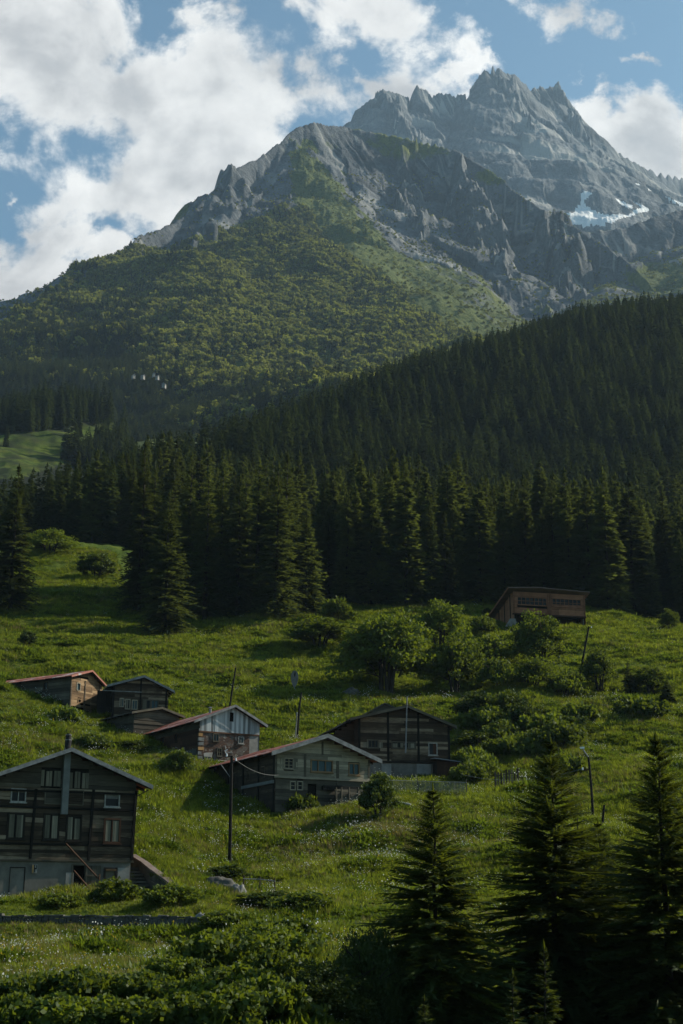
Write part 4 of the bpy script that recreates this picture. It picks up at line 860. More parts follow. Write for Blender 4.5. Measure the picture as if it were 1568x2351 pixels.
# -- house with the corrugated gable
def corrugated_house():
    H = House('gable_house', 'brown brick and timber house whose gable is clad in pale corrugated sheets', 'house', 460, 1750, 130, 31)
    q = lambda a, b: (a * 0.39061, 1493 + b * 0.39061)
    xr, zr = H.f(*q(1372, 328)); wl = H.f(*q(1170, 500))[0]; wr = H.f(*q(1522, 500))[0]; xe, ze = H.f(*q(1572, 446), -0.4)
    sR = (zr - ze) / (xe - xr); zl = H.f(*q(1168, 400), -0.4)[1]; xl = wl - 0.75; sL = (zr - zl) / (xr - wl); zeL = zr - sL * (xr - xl)
    zm = H.f(*q(1345, 486))[1]; zb = H.f(*q(1345, 660))[1] - 0.4; zbot = zb - 3; D = 13.0
    zwl, zwr = zr - sL * (xr - wl) - 0.1, zr - sR * (wr - xr) - 0.1
    core(H, [(wl + 0.08, zbot), (wr - 0.08, zbot), (wr - 0.08, zwr - 0.05), (xr, zr - 0.2), (wl + 0.08, zwl - 0.05)], 0.35, D - 0.1)
    hatch = H.rect(*q(1338, 412), *q(1352, 482)); hatch2 = H.rect(*q(1360, 364), *q(1373, 420))
    m = MB(); planks(m, front, wl - 0.03, wr + 0.03, zm, zr, 0.42, 0.06, lambda u: zr - 0.06 - (sL * (xr - u) if u < xr else sR * (u - xr)), [hatch, hatch2], vertical=True, jit=0.02); m.build('gable', 'corrugated', H.root)
    one(H, 'hatch', 'black_wood', lambda m: (m.box(hatch[0] - 0.04, hatch[2] + 0.04, 0.08, 0.14, hatch[1], hatch[3], 0.2), m.box(hatch2[0] - 0.03, hatch2[2] + 0.03, 0.08, 0.14, hatch2[1], hatch2[3], 0.2)))
    w1 = H.rect(*q(1251, 488), *q(1284, 537)); w2 = H.rect(*q(1399, 507), *q(1430, 550)); w3 = H.rect(*q(1275, 572), *q(1303, 625))
    m = MB()
    def wallpieces(m, x0, x1, z0, z1, holes, y0, y1):
        xs = sorted({x0, x1, *[h[0] for h in holes], *[h[2] for h in holes]})
        for a, b in zip(xs[:-1], xs[1:]):
            cut = [(z0, z1)]
            for h in holes:
                if h[0] < (a + b) / 2 < h[2]: cut = [k for (p, r) in cut for k in ((p, min(r, h[1])), (max(p, h[3]), r)) if k[1] - k[0] > 0.01]
            for p, r in cut: m.box(a, b, y0, y1, p, r, 0.5)
    wallpieces(m, wl, wr - 1.0, zbot, zm, [w1, w2, w3], 0.0, 0.33); m.build('brick_wall', 'brick', H.root)
    one(H, 'panel', 'plaster2', lambda m: m.box(wr - 1.0, wr, 0.02, 0.33, zm - 2.0, zm, 0.5))
    one(H, 'panel', 'concrete', lambda m: m.box(wr - 1.0, wr, 0.022, 0.33, zbot, zm - 2.0, 0.5))
    one(H, 'belt', 'brown_wood', lambda m: m.box(wl, wr, -0.075, 0.0, zm - 0.10, zm + 0.02, 0.9, 0.01))
    for k in range(11):
        z = zm - 0.3 - k * 0.42; one(H, 'quoin', 'stone' if k % 3 else 'orange', lambda m: m.box(wl - 0.06, wl + random.uniform(0.25, 0.5), -0.045, 0.1, z - 0.17, z + 0.12, random.random(), 0.03))
    for k, rc in enumerate((w1, w2)): window(H, front, rc, 'white_paint' if k else 'grey_wood', 'curtain_blue', (1, 0), 0.07, sill=True)
    window(H, front, w3, 'grey_wood', 'glass', (1, 1), 0.08)
    one(H, 'downpipe', 'galv', lambda m: m.tube([H_pt(H, q(1322, 560)), H_pt(H, q(1330, 598)), H_pt(H, q(1366, 604))], 0.05, 6))
    for (x0, y0, x1, y1) in ((1200, 600, 1245, 632), (1210, 636, 1262, 668), (1262, 640, 1350, 655)):
        rc = H.rect(*q(x0, y0), *q(x1, y1)); one(H, 'stone_patch', 'plaster2', lambda m: m.box(rc[0], rc[2], -0.06, 0.02, rc[1], rc[3], 0.5, 0.09))
    # long side
    zs = zwl; F = left_of(wl); sw = []
    for (x0, y0, x1, y1) in ((1027, 490, 1046, 535), (950, 512, 968, 570), (890, 522, 905, 560)):
        a = H.fx(*q(x0, y0), wl); b = H.fx(*q(x1, y1), wl); sw.append((min(a[0], b[0]), min(a[1], b[1]), max(a[0], b[0]), max(a[1], b[1])))
    zfl = H.fx(*q(1060, 598), wl)[1]
    m = MB(); planks(m, F, 0.0, D, zfl, zs - 0.75, 0.34, 0.05, None, sw, tone=(0.1, 0.9)); m.build('side_wall', 'brown_wood', H.root)
    m = MB(); planks(m, F, -0.2, D, zs - 0.75, zs + 0.05, 0.28, 0.07, None, (), tone=(0.1, 0.5)); m.build('eave_boards', 'grey_wood', H.root)
    one(H, 'foundation', 'concrete', lambda m: m.box(wl - 0.08, wl + 0.25, 0.34, D, zbot, zfl, 0.5))
    for rc in sw: window(H, F, rc, 'brown_wood', 'glass', (0, 0), 0.08, sill=False)
    one(H, 'side_wall', 'grey_wood', lambda m: planks(m, right_of(wr), 0.0, D, zbot, zwr, 0.3, 0.05))
    roof(H, xr, zr, xl, zeL, xe, ze, -0.45, D + 0.4, 'rust_roof', 0.07, 'galv', 'beam')
    c = H.f(*q(1236, 352), 3.0); one(H, 'flue_pipe', 'galv', lambda m: (m.tube([(c[0], 3, c[1] - 1.2), (c[0], 3, c[1] + 0.15)], 0.12, 10), m.tube([(c[0], 3, c[1] + 0.22), (c[0], 3, c[1] + 0.32)], [0.25, 0.06], 10)))
def H_pt(H, p, y=-0.08): a = H.f(p[0], p[1], y); return (a[0], y, a[1])
corrugated_house()

# -- pale grey house in the middle
def middle_house():
    H = House('chalet', 'pale grey boarded house with three gable windows and a long red roof', 'house', 740, 1835, 116, 27)
    q = lambda a, b: (421 + a * 0.41503, 1493 + b * 0.41503)
    xr, zr = H.f(*q(797, 468), -0.9); wl = H.f(*q(510, 640))[0]; wr = H.f(*q(1028, 640))[0]; xe, ze = H.f(*q(1097, 612), -0.9)
    sR = (zr - ze) / (xe - xr); xl = wl - 0.9; zlf = H.f(*q(486, 566), -0.9); sL = (zr - zlf[1]) / (xr - zlf[0]); xl = zlf[0]; zeL = zlf[1]
    zf = H.f(*q(760, 708))[1]; zbot = H.f(*q(760, 800))[1] - 2.5; D = 13.5
    zwl, zwr = zr - sL * (xr - wl) - 0.1, zr - sR * (wr - xr) - 0.1
    core(H, [(wl + 0.08, zbot), (wr - 0.08, zbot), (wr - 0.08, zwr - 0.05), (xr, zr - 0.2), (wl + 0.08, zwl - 0.05)], 0.6, D - 0.1)
    ws = [H.rect(*q(556, 594), *q(608, 657)), H.rect(*q(703, 603), *q(826, 678)), H.rect(*q(911, 622), *q(973, 693))]
    clip = gable_clip(xr, zr - 0.08, sL, sR)
    m = MB(); planks(m, front, wl, wr, zf, zr, 0.25, 0.05, clip, ws, seg=(3, 6), tone=(0.25, 0.9), jit=0.006); m.build('wall', 'pale_wood', H.root)
    lows = [H.rect(*q(588, 722), *q(620, 775)), H.rect(*q(628, 722), *q(660, 775))]; door = H.rect(*q(686, 745), *q(734, 830)); door2 = H.rect(*q(855, 762), *q(905, 830))
    m = MB(); planks(m, front, wl, wr, zbot, zf - 0.02, 0.3, 0.05, None, lows + [door, door2], tone=(0.1, 0.7)); m.build('lower_wall', 'grey_wood', H.root)
    window(H, front, ws[0], 'pale_wood', 'glass', (1, 2), 0.08, shutters=(-1, 1), board_mat='shutter')
    window(H, front, ws[1], 'tan_wood', 'curtain_blue', (2, 0), 0.09)
    window(H, front, ws[2], 'tan_wood', 'curtain_blue', (1, 0), 0.09)
    for rc in lows: window(H, front, rc, 'pale_wood', 'glass', (0, 1), 0.08, sill=False)
    one(H, 'door', 'beam', lambda m: planks(m, lambda u, n, z: (u, 0.25 - n, z), door[0], door[2], door[1] - 1.0, door[3], 0.2, 0.05, vertical=True))
    for (x, a, b, w) in ((512, 578, 705, 0.16), (672, 575, 705, 0.18), (852, 612, 745, 0.22), (1024, 600, 705, 0.16), (768, 505, 580, 0.16)):
        u, z1 = H.f(*q(x, a)); z0 = H.f(*q(x, b))[1]; one(H, 'post', 'grey_wood', lambda m: post(m, front, u, z0, min(z1, clip_z(xr, zr, sL, sR, u)), w, 0.09, 0.55))
    one(H, 'floor_beam', 'pale_wood', lambda m: m.box(wl - 0.1, wr + 0.1, -0.16, 0.0, zf - 0.14, zf + 0.05, 0.55, 0.02))
    one(H, 'balcony_beam', 'black_wood', lambda m: m.box(H.f(*q(760, 735))[0], wr + 0.15, -0.42, -0.16, zf - 0.95, zf - 0.62, 0.5, 0.03))
    # broken fence panels leaning on the lower wall
    for (x0, x1, t) in ((818, 850, 0.3), (850, 896, 0.5), (900, 940, 0.4), (942, 985, 0.35), (988, 1030, 0.45)):
        rc = H.rect(*q(x0, 770 + random.uniform(-4, 4)), *q(x1, 840)); m = MB(); planks(m, lambda u, n, z: (u, -0.75 - n + (z - rc[1]) * 0.15, z), rc[0], rc[2], rc[1] - 0.6, rc[3], 0.28, 0.05, tone=(0.2, 0.9)); m.build('fence_panel', 'grey_wood', H.root)
    for x in (822, 848, 890, 938, 985, 1028):
        u, z1 = H.f(*q(x, 762)); one(H, 'fence_post', 'grey_wood', lambda m: m.tube([(u, -0.85, zbot + 0.5), (u + random.uniform(-.05, .05), -0.85, z1)], 0.06, 6))
    # side under the long eave, its shade put into darker boards
    F = left_of(wl)
    m = MB(); planks(m, F, 0, D, zbot, zwl, 0.28, 0.05, tone=(0.0, 0.6)); m.build('side_wall', 'dark_wood', H.root)
    for y in (0.15, 3.2, 6.4, 9.6): one(H, 'side_post', 'beam', lambda m: m.box(wl - 0.13, wl, y - 0.09, y + 0.09, zbot, zwl, 0.3))
    for y in (2.0, 5.0, 8.0): window(H, F, (y, zwl - 1.9, y + 0.8, zwl - 0.9), 'dark_wood', 'glass', (1, 0), 0.07, sill=False)
    zq = H.fx(*q(400, 735), wl)[1]; one(H, 'side_rail', 'pipe', lambda m: m.box(wl - 0.22, wl - 0.12, 0, 6.5, zf - 0.55, zf - 0.3, 0.4))
    one(H, 'side_wall', 'grey_wood', lambda m: planks(m, right_of(wr), 0, D, zbot, zwr, 0.28, 0.05, tone=(0.1, 0.8)))
    roof(H, xr, zr, xl, zeL, xe, ze, -0.95, D + 0.3, 'rust_roof', 0.08, 'galv', 'beam', fascia=0.24)
    a = H.fx(*q(142, 640), xl); one(H, 'eave_post', 'galv', lambda m: m.tube([(xl + 0.1, D - 0.6, zeL - 0.1), (xl + 0.1, D - 0.6, zeL - 2.6)], 0.06, 6))
def clip_z(xr, zr, sL, sR, u): return zr - 0.15 - (sL * (xr - u) if u < xr else sR * (u - xr))
middle_house()

# -- dark barn-like house behind it
def dark_house():
    H = House('dark_house', 'dark barn-like house with a thin mast and a brown shed at its right', 'house', 930, 1785, 131, 13)
    q = lambda a, b: (421 + a * 0.41503, 1493 + b * 0.41503)
    xr, zr = H.f(*q(1237, 308), -0.5); wl = H.f(*q(968, 500))[0]; wr = H.f(*q(1468, 500))[0]; xe, ze = H.f(*q(1512, 424), -0.5); sR = (zr - ze) / (xe - xr)
    zl = H.f(*q(920, 380), -0.5); sL = (zr - zl[1]) / (xr - zl[0]); xl, zeL = zl
    zf = H.f(*q(1250, 618))[1]; zbot = H.f(*q(1250, 700))[1] - 2.0; D = 10
    zwl, zwr = zr - sL * (xr - wl) - 0.1, zr - sR * (wr - xr) - 0.1
    core(H, [(wl + 0.08, zbot), (wr - 0.08, zbot), (wr - 0.08, zwr - 0.05), (xr, zr - 0.2), (wl + 0.08, zwl - 0.05)], 0.4, D - 0.1)
    w1 = H.rect(*q(1020, 493), *q(1078, 542)); w2 = H.rect(*q(1150, 503), *q(1286, 545)); w3 = H.rect(*q(1354, 511), *q(1405, 582))
    m = MB(); planks(m, front, wl, wr, zf, zr, 0.26, 0.05, gable_clip(xr, zr - 0.08, sL, sR), [w1, w2, w3], tone=(0.0, 1.0), jit=0.018); m.build('wall', 'dark_wood', H.root)
    one(H, 'basement_wall', 'plaster', lambda m: m.box(wl, wr - 0.1, 0.02, 0.36, zbot, zf, 0.5))
    for (x0, x1) in ((1045, 1090), (1095, 1150), (1160, 1270), (1290, 1370)):
        rc = H.rect(*q(x0, 628), *q(x1, 720)); one(H, 'panel', 'plaster2' if x0 in (1095, 1290) else 'plaster', lambda m: m.box(rc[0], rc[2], -0.03, 0.02, rc[1] - 0.5, rc[3], 0.5))
    window(H, front, w1, 'grey_wood', 'glass', (2, 0), 0.09, shutters=(-1, 1))
    window(H, front, w2, 'grey_wood', 'glass', (3, 0), 0.08, boards=3)
    window(H, front, w3, 'white_paint', 'glass', (0, 0), 0.08, curtain=('brown_wood', (0.55, 0.08, 0.95, 0.95)))
    for x in (972, 1130, 1297, 1464):
        u, z1 = H.f(*q(x, 340)); one(H, 'post', 'black_wood', lambda m: post(m, front, u, zf, min(z1, clip_z(xr, zr, sL, sR, u)), 0.2, 0.10, 0.4))
    one(H, 'sill_beam', 'beam', lambda m: m.box(wl, wr, -0.12, 0.02, zf - 0.1, zf + 0.06, 0.5, 0.02))
    a = H.f(*q(1238, 254), -0.6); b = H.f(*q(1229, 568), -0.6)
    one(H, 'mast', 'galv', lambda m: m.tube([(b[0], -0.6, b[1]), (a[0], -0.6, a[1])], [0.075, 0.06], 8))
    for t in (0.12, 0.5): one(H, 'mast_bracket', 'beam', lambda m: m.box(b[0] - 0.05, b[0] + 0.05, -0.55, 0, b[1] + (a[1] - b[1]) * t, b[1] + (a[1] - b[1]) * t + 0.07))
    F = left_of(wl); one(H, 'side_wall', 'dark_wood', lambda m: planks(m, F, 0, D, zbot, zwl, 0.28, 0.05, tone=(0, 0.5))); one(H, 'side_wall', 'dark_wood', lambda m: planks(m, right_of(wr), 0, D, zbot, zwr, 0.28, 0.05))
    roof(H, xr, zr, xl, zeL, xe, ze, -0.55, D + 0.4, 'tar_roof', 0.08, 'grey_wood', 'beam')
    # lean-to on the left, its roof carrying on from the main one
    ex, ez = H.f(*q(766, 466), 2.0); x1 = wl - 0.02; z1 = zeL + 0.02
    m = MB(); m.hexa([(ex, 1.2, ez), (xl + 0.3, 1.2, z1 - 0.02), (xl + 0.3, D, z1 - 0.02), (ex, D, ez), (ex, 1.2, ez + 0.08), (xl + 0.3, 1.2, z1 + 0.06), (xl + 0.3, D, z1 + 0.06), (ex, D, ez + 0.08)]); lt = m.build('lean_to', 'tar_roof', H.root)
    one(H, 'lean_to_wall', 'dark_wood', lambda m: planks(m, lambda u, n, z: (u, 1.6 - n, z), ex + 0.6, wl, zbot, max(ez, z1), 0.3, 0.05, lambda z: (ex + 0.6 + max(0, (z - ez + 0.1) / max(0.05, (z1 - ez)) * (xl - ex)), wl), tone=(0, 0.5)), lt)
    # raised dormer roof behind the ridge
    r0 = H.f(*q(1112, 297), 3.0); ra = H.f(*q(1040, 336), 3.0); rb = H.f(*q(1172, 322), 3.0)
    m = MB(); m.prism([(ra[0], ra[1] - 0.5), (rb[0], rb[1] - 0.4), (rb[0], rb[1]), (r0[0], r0[1]), (ra[0], ra[1])], 3.0, 6.0, 0.4); dm = m.build('roof_lantern', 'grey_wood', H.root)
    def lr(m):
        for (p, e) in ((ra, -1), (rb, 1)):
            a_ = (p[0] + 0.2 * e, p[1] - 0.08); A = [(a_[0], 2.8, a_[1]), (r0[0], 2.8, r0[1] + 0.02), (r0[0], 6.2, r0[1] + 0.02), (a_[0], 6.2, a_[1])]
            if e > 0: A = [A[1], A[0], A[3], A[2]]
            m.hexa(A + [(x, y, z + 0.08) for x, y, z in A], 0.6)
    one(H, 'lantern_roof', 'tar_roof', lr, dm)
    # brown shed
    rc = H.rect(*q(1376, 622), *q(1496, 712))
    m = MB(); planks(m, lambda u, n, z: (u, -1.2 - n, z), rc[0] + 0.1, rc[2], rc[1] - 1, rc[3], 0.3, 0.05, vertical=True, tone=(0.3, 0.8)); sh = m.build('shed', 'brown_wood', H.root)
    one(H, 'shed_side', 'beam', lambda m: (planks(m, lambda u, n, z: (rc[0] + 0.1 - n, u, z), -1.2, 0.0, rc[1] - 1, rc[3] + 0.05, 0.25, 0.05, vertical=True), planks(m, lambda u, n, z: (rc[2] + n, u, z), -1.2, 0.3, rc[1] - 1, rc[3] + 0.05, 0.25, 0.05, vertical=True)), sh)
    one(H, 'shed_roof', 'grey_roof', lambda m: m.hexa([(rc[0] - 0.2, -1.6, rc[3] + 0.22), (rc[2] + 0.25, -1.6, rc[3] - 0.05), (rc[2] + 0.25, 0, rc[3] + 0.12), (rc[0] - 0.2, 0, rc[3] + 0.32), (rc[0] - 0.2, -1.6, rc[3] + 0.29), (rc[2] + 0.25, -1.6, rc[3] + 0.02), (rc[2] + 0.25, 0, rc[3] + 0.19), (rc[0] - 0.2, 0, rc[3] + 0.39)]), sh)
dark_house()

# -- three huts at the upper left
def upper_huts():
    q = lambda a, b: (a * 0.39061, 1493 + b * 0.39061)
    H = House('sunlit_hut', 'long timber hut with a red sheet roof and a sunlit tan boarded gable', 'house', *q(505, 380), 150, 58)
    xr, zr = H.f(*q(541, 121), -0.5); wl = H.f(*q(415, 250))[0]; wr = H.f(*q(600, 250))[0]; xe, ze = H.f(*q(626, 212), -0.5); sR = (zr - ze) / (xe - xr)
    zl = H.f(*q(416, 152), -0.5); sL = (zr - zl[1]) / (xr - zl[0]); xl = wl - 0.6; zeL = zr - sL * (xr - xl); zbot = H.f(*q(500, 390))[1] - 2.5; D = 27
    zwl, zwr = zr - sL * (xr - wl) - 0.1, zr - sR * (wr - xr) - 0.1
    core(H, [(wl + 0.08, zbot), (wr - 0.08, zbot), (wr - 0.08, zwr - 0.05), (xr, zr - 0.2), (wl + 0.08, zwl - 0.05)], 0.4, D - 0.1)
    w1 = H.rect(*q(449, 188), *q(470, 240)); w2 = H.rect(*q(455, 282), *q(474, 312))
    m = MB(); planks(m, front, wl, wr, zbot + 1.2, zr, 0.24, 0.05, gable_clip(xr, zr - 0.08, sL, sR), [w1, w2], seg=(0.9, 2.4), tone=(0.1, 1.0), jit=0.02, missing=0.03); m.build('gable', 'tan_wood', H.root)
    one(H, 'foundation', 'stone', lambda m: m.box(wl, wr, 0.03, 0.38, zbot, zbot + 1.2, 0.5))
    window(H, front, w1, 'pale_wood', 'curtain_blue', (0, 0), 0.09, sill=False); window(H, front, w2, 'tan_wood', 'glass', (0, 0), 0.09, sill=False)
    for x in (418, 500, 585):
        u, z1 = H.f(*q(x, 180)); one(H, 'post', 'dark_wood', lambda m: post(m, front, u, zbot, min(z1, clip_z(xr, zr, sL, sR, u)), 0.15, 0.1, 0.6))
    F = left_of(wl); a = H.fx(*q(258, 185), wl); b = H.fx(*q(282, 232), wl); sw = (min(a[0], b[0]), min(a[1], b[1]), max(a[0], b[0]), max(a[1], b[1]))
    m = MB(); planks(m, F, 0, D, zbot, zwl, 0.3, 0.05, None, [sw], tone=(0.1, 0.8), seg=(3, 6)); m.build('side_wall', 'grey_wood', H.root)
    window(H, F, sw, 'dark_wood', 'glass', (0, 0), 0.08, sill=False)
    one(H, 'side_wall', 'dark_wood', lambda m: planks(m, right_of(wr), 0, D, zbot, zwr, 0.3, 0.05))
    roof(H, xr, zr, xl, zeL, xe, ze, -0.55, D + 0.3, 'rust_roof', 0.07, 'rust_roof', 'beam', fascia=0.1)

    H = House('plank_hut', 'tall plank hut with a row of glazed openings under a pale metal edged roof', 'house', *q(825, 385), 148, 17)
    xr, zr = H.f(*q(849, 152), -0.5); wl = H.f(*q(668, 300))[0]; wr = H.f(*q(985, 300))[0]; xe, ze = H.f(*q(1027, 243), -0.5); sR = (zr - ze) / (xe - xr); xl, zeL = H.f(*q(630, 208), -0.5); sL = (zr - zeL) / (xr - xl)
    zbot = H.f(*q(825, 385))[1] - 2.5; zf = H.f(*q(825, 352))[1]; D = 8; zwl, zwr = zr - sL * (xr - wl) - 0.1, zr - sR * (wr - xr) - 0.1
    core(H, [(wl + 0.08, zbot), (wr - 0.08, zbot), (wr - 0.08, zwr - 0.05), (xr, zr - 0.2), (wl + 0.08, zwl - 0.05)], 0.4, D - 0.1)
    ws = [H.rect(*q(703, 280), *q(728, 334)), H.rect(*q(736, 285), *q(765, 348)), H.rect(*q(775, 290), *q(808, 350)), H.rect(*q(838, 288), *q(884, 348)), H.rect(*q(888, 290), *q(930, 348))]
    m = MB(); planks(m, front, wl, wr, zbot, zr, 0.24, 0.05, gable_clip(xr, zr - 0.08, sL, sR), ws, tone=(0.0, 1.0), jit=0.016); m.build('wall', 'dark_wood', H.root)
    for k, rc in enumerate(ws): window(H, front, rc, 'pale_wood' if k < 3 else 'grey_wood', 'glass' if k in (1, 3) else 'curtain_blue', (1, 0), 0.09, curtain=('shutter', (0.1, 0.05, 0.5, 0.95)) if k in (0, 1, 3) else None, sill=False)
    for x in (672, 830, 980):
        u, z1 = H.f(*q(x, 165)); one(H, 'post', 'black_wood', lambda m: post(m, front, u, zbot, min(z1, clip_z(xr, zr, sL, sR, u)), 0.17, 0.1, 0.4))
    z = H.f(*q(750, 243))[1]; one(H, 'rail', 'galv', lambda m: m.box(wl - 1.2, H.f(*q(832, 243))[0], -0.13, -0.07, z - 0.04, z + 0.04, 0.5))
    one(H, 'side_wall', 'beam', lambda m: planks(m, left_of(wl), 0, D, zbot, zwl, 0.28, 0.05)); one(H, 'side_wall', 'dark_wood', lambda m: planks(m, right_of(wr), 0, D, zbot, zwr, 0.28, 0.05))
    one(H, 'side_shed', 'beam', lambda m: planks(m, lambda u, n, z: (u, 2.0 - n, z), wl - 1.5, wl, zbot, zwl - 0.3, 0.2, 0.05, vertical=True))
    roof(H, xr, zr, xl, zeL, xe, ze, -0.55, D + 0.3, 'grey_roof', 0.07, 'galv', 'beam')

    H = House('log_shed', 'low sagging log shed with a dark roof in front of the tall plank hut', 'shed', *q(900, 480), 141, 36)
    xr, zr = H.f(*q(950, 340), -0.4); wl = H.f(*q(790, 440))[0]; wr = H.f(*q(1050, 440))[0]; xe, ze = H.f(*q(1085, 395), -0.4); sR = (zr - ze) / (xe - xr); zl = H.f(*q(775, 366), -0.4); sL = (zr - zl[1]) / (xr - zl[0]); xl = wl - 0.6; zeL = zr - sL * (xr - xl)
    zbot = H.f(*q(900, 480))[1] - 3; D = 9; zwl, zwr = zr - sL * (xr - wl) - 0.1, zr - sR * (wr - xr) - 0.1
    core(H, [(wl + 0.08, zbot), (wr - 0.08, zbot), (wr - 0.08, zwr - 0.05), (xr, zr - 0.2), (wl + 0.08, zwl - 0.05)], 0.3, D - 0.1)
    m = MB(); planks(m, front, wl - 0.15, wr, zbot, zr, 0.27, 0.14, gable_clip(xr, zr - 0.08, sL, sR), (), seg=(3, 7), tone=(0.1, 0.7), jit=0.03); m.build('log_wall', 'grey_wood', H.root)
    one(H, 'side_wall', 'grey_wood', lambda m: planks(m, left_of(wl), 0, D, zbot, zwl, 0.27, 0.14, tone=(0, 0.5), jit=0.03)); one(H, 'side_wall', 'grey_wood', lambda m: planks(m, right_of(wr), 0, D, zbot, zwr, 0.27, 0.1))
    roof(H, xr, zr, xl, zeL, xe, ze, -0.5, D + 0.4, 'tar_roof', 0.09, 'grey_wood', 'beam', fascia=0.1)
upper_huts()

# -- brown hut alone by the forest edge
def brown_hut():
    q = lambda a, b: (995.3 + a * 0.36522, 1301.5 + b * 0.36522)
    H = House('brown_hut', 'brown hut on stilts with two long rows of small panes at the forest edge', 'house', *q(725, 385), 205, 14)
    wl = H.f(*q(503, 250))[0]; wr = H.f(*q(950, 250))[0]; zt = H.f(*q(725, 165))[1]; zf = H.f(*q(725, 303))[1]; zbot = H.f(*q(725, 385))[1] - 3; D = 9.0
    y_b, z_b = D, H.fx(*q(372, 300), wl - 0.5)[1]; zback = zt - 2.6
    wins = [H.rect(*q(524, 186), *q(713, 247)), H.rect(*q(742, 196), *q(928, 258))]
    def sides(m, x0, x1, t):
        m.hexa([(x0, 0, zf), (x1, 0, zf), (x1, D, zf), (x0, D, zf), (x0, 0, zt), (x1, 0, zt), (x1, D, zback), (x0, D, zback)], t)
    m = MB(); planks(m, front, wl, wr, zf, zt, 0.9, 0.05, None, wins, tone=(0.3, 0.7), seg=(2.5, 4)); m.build('wall', 'hut_wood', H.root)
    one(H, 'inner_wall', 'beam', lambda m: m.hexa([(wl + 0.1, 0.6, zf), (wr - 0.1, 0.6, zf), (wr - 0.1, D - 0.1, zf), (wl + 0.1, D - 0.1, zf), (wl + 0.1, 0.6, zt - 0.25), (wr - 0.1, 0.6, zt - 0.25), (wr - 0.1, D - 0.1, zback - 0.05), (wl + 0.1, D - 0.1, zback - 0.05)], 0.2))
    sl = lambda u: zt - 0.02 - (zt - zback) * u / D
    for (fc, nm) in ((left_of(wl), 'side_wall'), (right_of(wr), 'side_wall')):
        one(H, nm, 'hut_wood', lambda m: planks(m, fc, 0, D, zbot + 0.6, 0, 1.1, 0.05, sl, vertical=True, tone=(0.1, 0.9)))
    for k, y in enumerate((1.2, 3.6, 6.0)): one(H, 'side_batten', 'beam', lambda m: m.box(wl - 0.12, wl - 0.05, y - 0.12, y + 0.12, zbot, sl(y), 0.4))
    for rc in wins: window(H, front, rc, 'hut_wood', 'glass', (6, 1), 0.09, sill=True)
    for x in (505, 722, 735, 948):
        u = H.f(*q(x, 250))[0]; one(H, 'post', 'hut_wood', lambda m: post(m, front, u, zf, zt, 0.22, 0.12, 0.25))
    one(H, 'floor_beam', 'brown_wood', lambda m: m.box(wl - 0.1, wr + 0.1, -0.15, 0.3, zf - 0.16, zf + 0.05, 0.3))
    one(H, 'undercroft_wall', 'beam', lambda m: planks(m, lambda u, n, z: (u, 1.6 - n, z), wl + 0.2, wr - 0.2, zbot, zf, 0.35, 0.05, vertical=True, tone=(0, 0.4)))
    for x in (510, 728, 770, 945):
        u, z0 = H.f(*q(x, 385)); one(H, 'stilt', 'grey_wood', lambda m: m.box(u - 0.09, u + 0.09, 0.05, 0.25, zbot, zf - 0.16, 0.5))
    rc = H.rect(*q(428, 325), *q(512, 390)); one(H, 'leaning_sheet', 'plaster', lambda m: m.hexa([(rc[0], -1.4, rc[1]), (rc[2], -1.2, rc[1]), (rc[2], -1.15, rc[1]), (rc[0], -1.35, rc[1]), (rc[0] + 2.0, -0.5, rc[3]), (rc[2] - 0.9, -0.4, rc[3]), (rc[2] - 0.9, -0.35, rc[3]), (rc[0] + 2.0, -0.45, rc[3])]))
    xa = H.f(*q(470, 150), -0.8)[0]; xb = H.f(*q(985, 170), -0.8)[0]; za = H.f(*q(470, 150), -0.8)[1]; zb2 = H.f(*q(985, 172), -0.8)[1]; zm = H.f(*q(650, 140), -0.8)[1]
    def rf(m):
        xs = [xa, xa + (xb - xa) * 0.36, xb]; zz = [zt + 0.05, zt + 0.32, zt + 0.02]; k = -(zt - zback) / D
        for i in range(2):
            f0, f1 = zz[i], zz[i + 1]; y0, y1 = -0.8, D + 0.6
            A = [(xs[i], y0, f0 - k * 0.8), (xs[i + 1], y0, f1 - k * 0.8), (xs[i + 1], y1, f1 + k * (D + 0.6)), (xs[i], y1, f0 + k * (D + 0.6))]
            m.hexa(A + [(x, y, z + 0.12) for x, y, z in A], 0.5)
    r = one(H, 'roof', 'brown_roof', rf)
    one(H, 'bargeboard', 'hut_wood', lambda m: m.hexa([(xa - 0.04, -0.8, zt + 0.1), (xa, -0.8, zt + 0.1), (xa, D + 0.6, zback - 0.2), (xa - 0.04, D + 0.6, zback - 0.2), (xa - 0.04, -0.8, zt + 0.42), (xa, -0.8, zt + 0.42), (xa, D + 0.6, zback + 0.1), (xa - 0.04, D + 0.6, zback + 0.1)]), r)
brown_hut()

# ---------------------------------------------------------------- poles, wires, fences, stones
def pole(name, label, base, top, r=0.10, mat='black_wood', mid=None, extra=None, group=None, cat='pole'):
    P, Q = at(*base), at(top[0], top[1], base[2]); P.z = min(P.z, gz(P.x, P.y) + 0.1) - 0.5
    e = empty(name, P); tag(e, label, cat, group); m = MB(); path = [(0, 0, 0)]
    if mid: Mx = at(mid[0], mid[1], base[2]); path.append(tuple(Mx - P))
    path.append(tuple(Q - P)); n = len(path)
    m.tube(path, [r * (1 - 0.25 * i / (n - 1)) for i in range(n)], 8); m.build('shaft', mat, e)
    if extra: extra(e, Q - P)
    return P, Q
def insul(e, p, dx, dz=0.0): 
    MB().box(min(0, dx) + p.x, max(0, dx) + p.x, p.y - 0.03, p.y + 0.03, p.z + dz - 0.03, p.z + dz + 0.03).build('arm', 'beam', e)
    MB().tube([(p.x + dx, p.y, p.z + dz), (p.x + dx, p.y, p.z + dz + 0.2)], [0.07, 0.05], 8).build('insulator', 'white_ins', e)
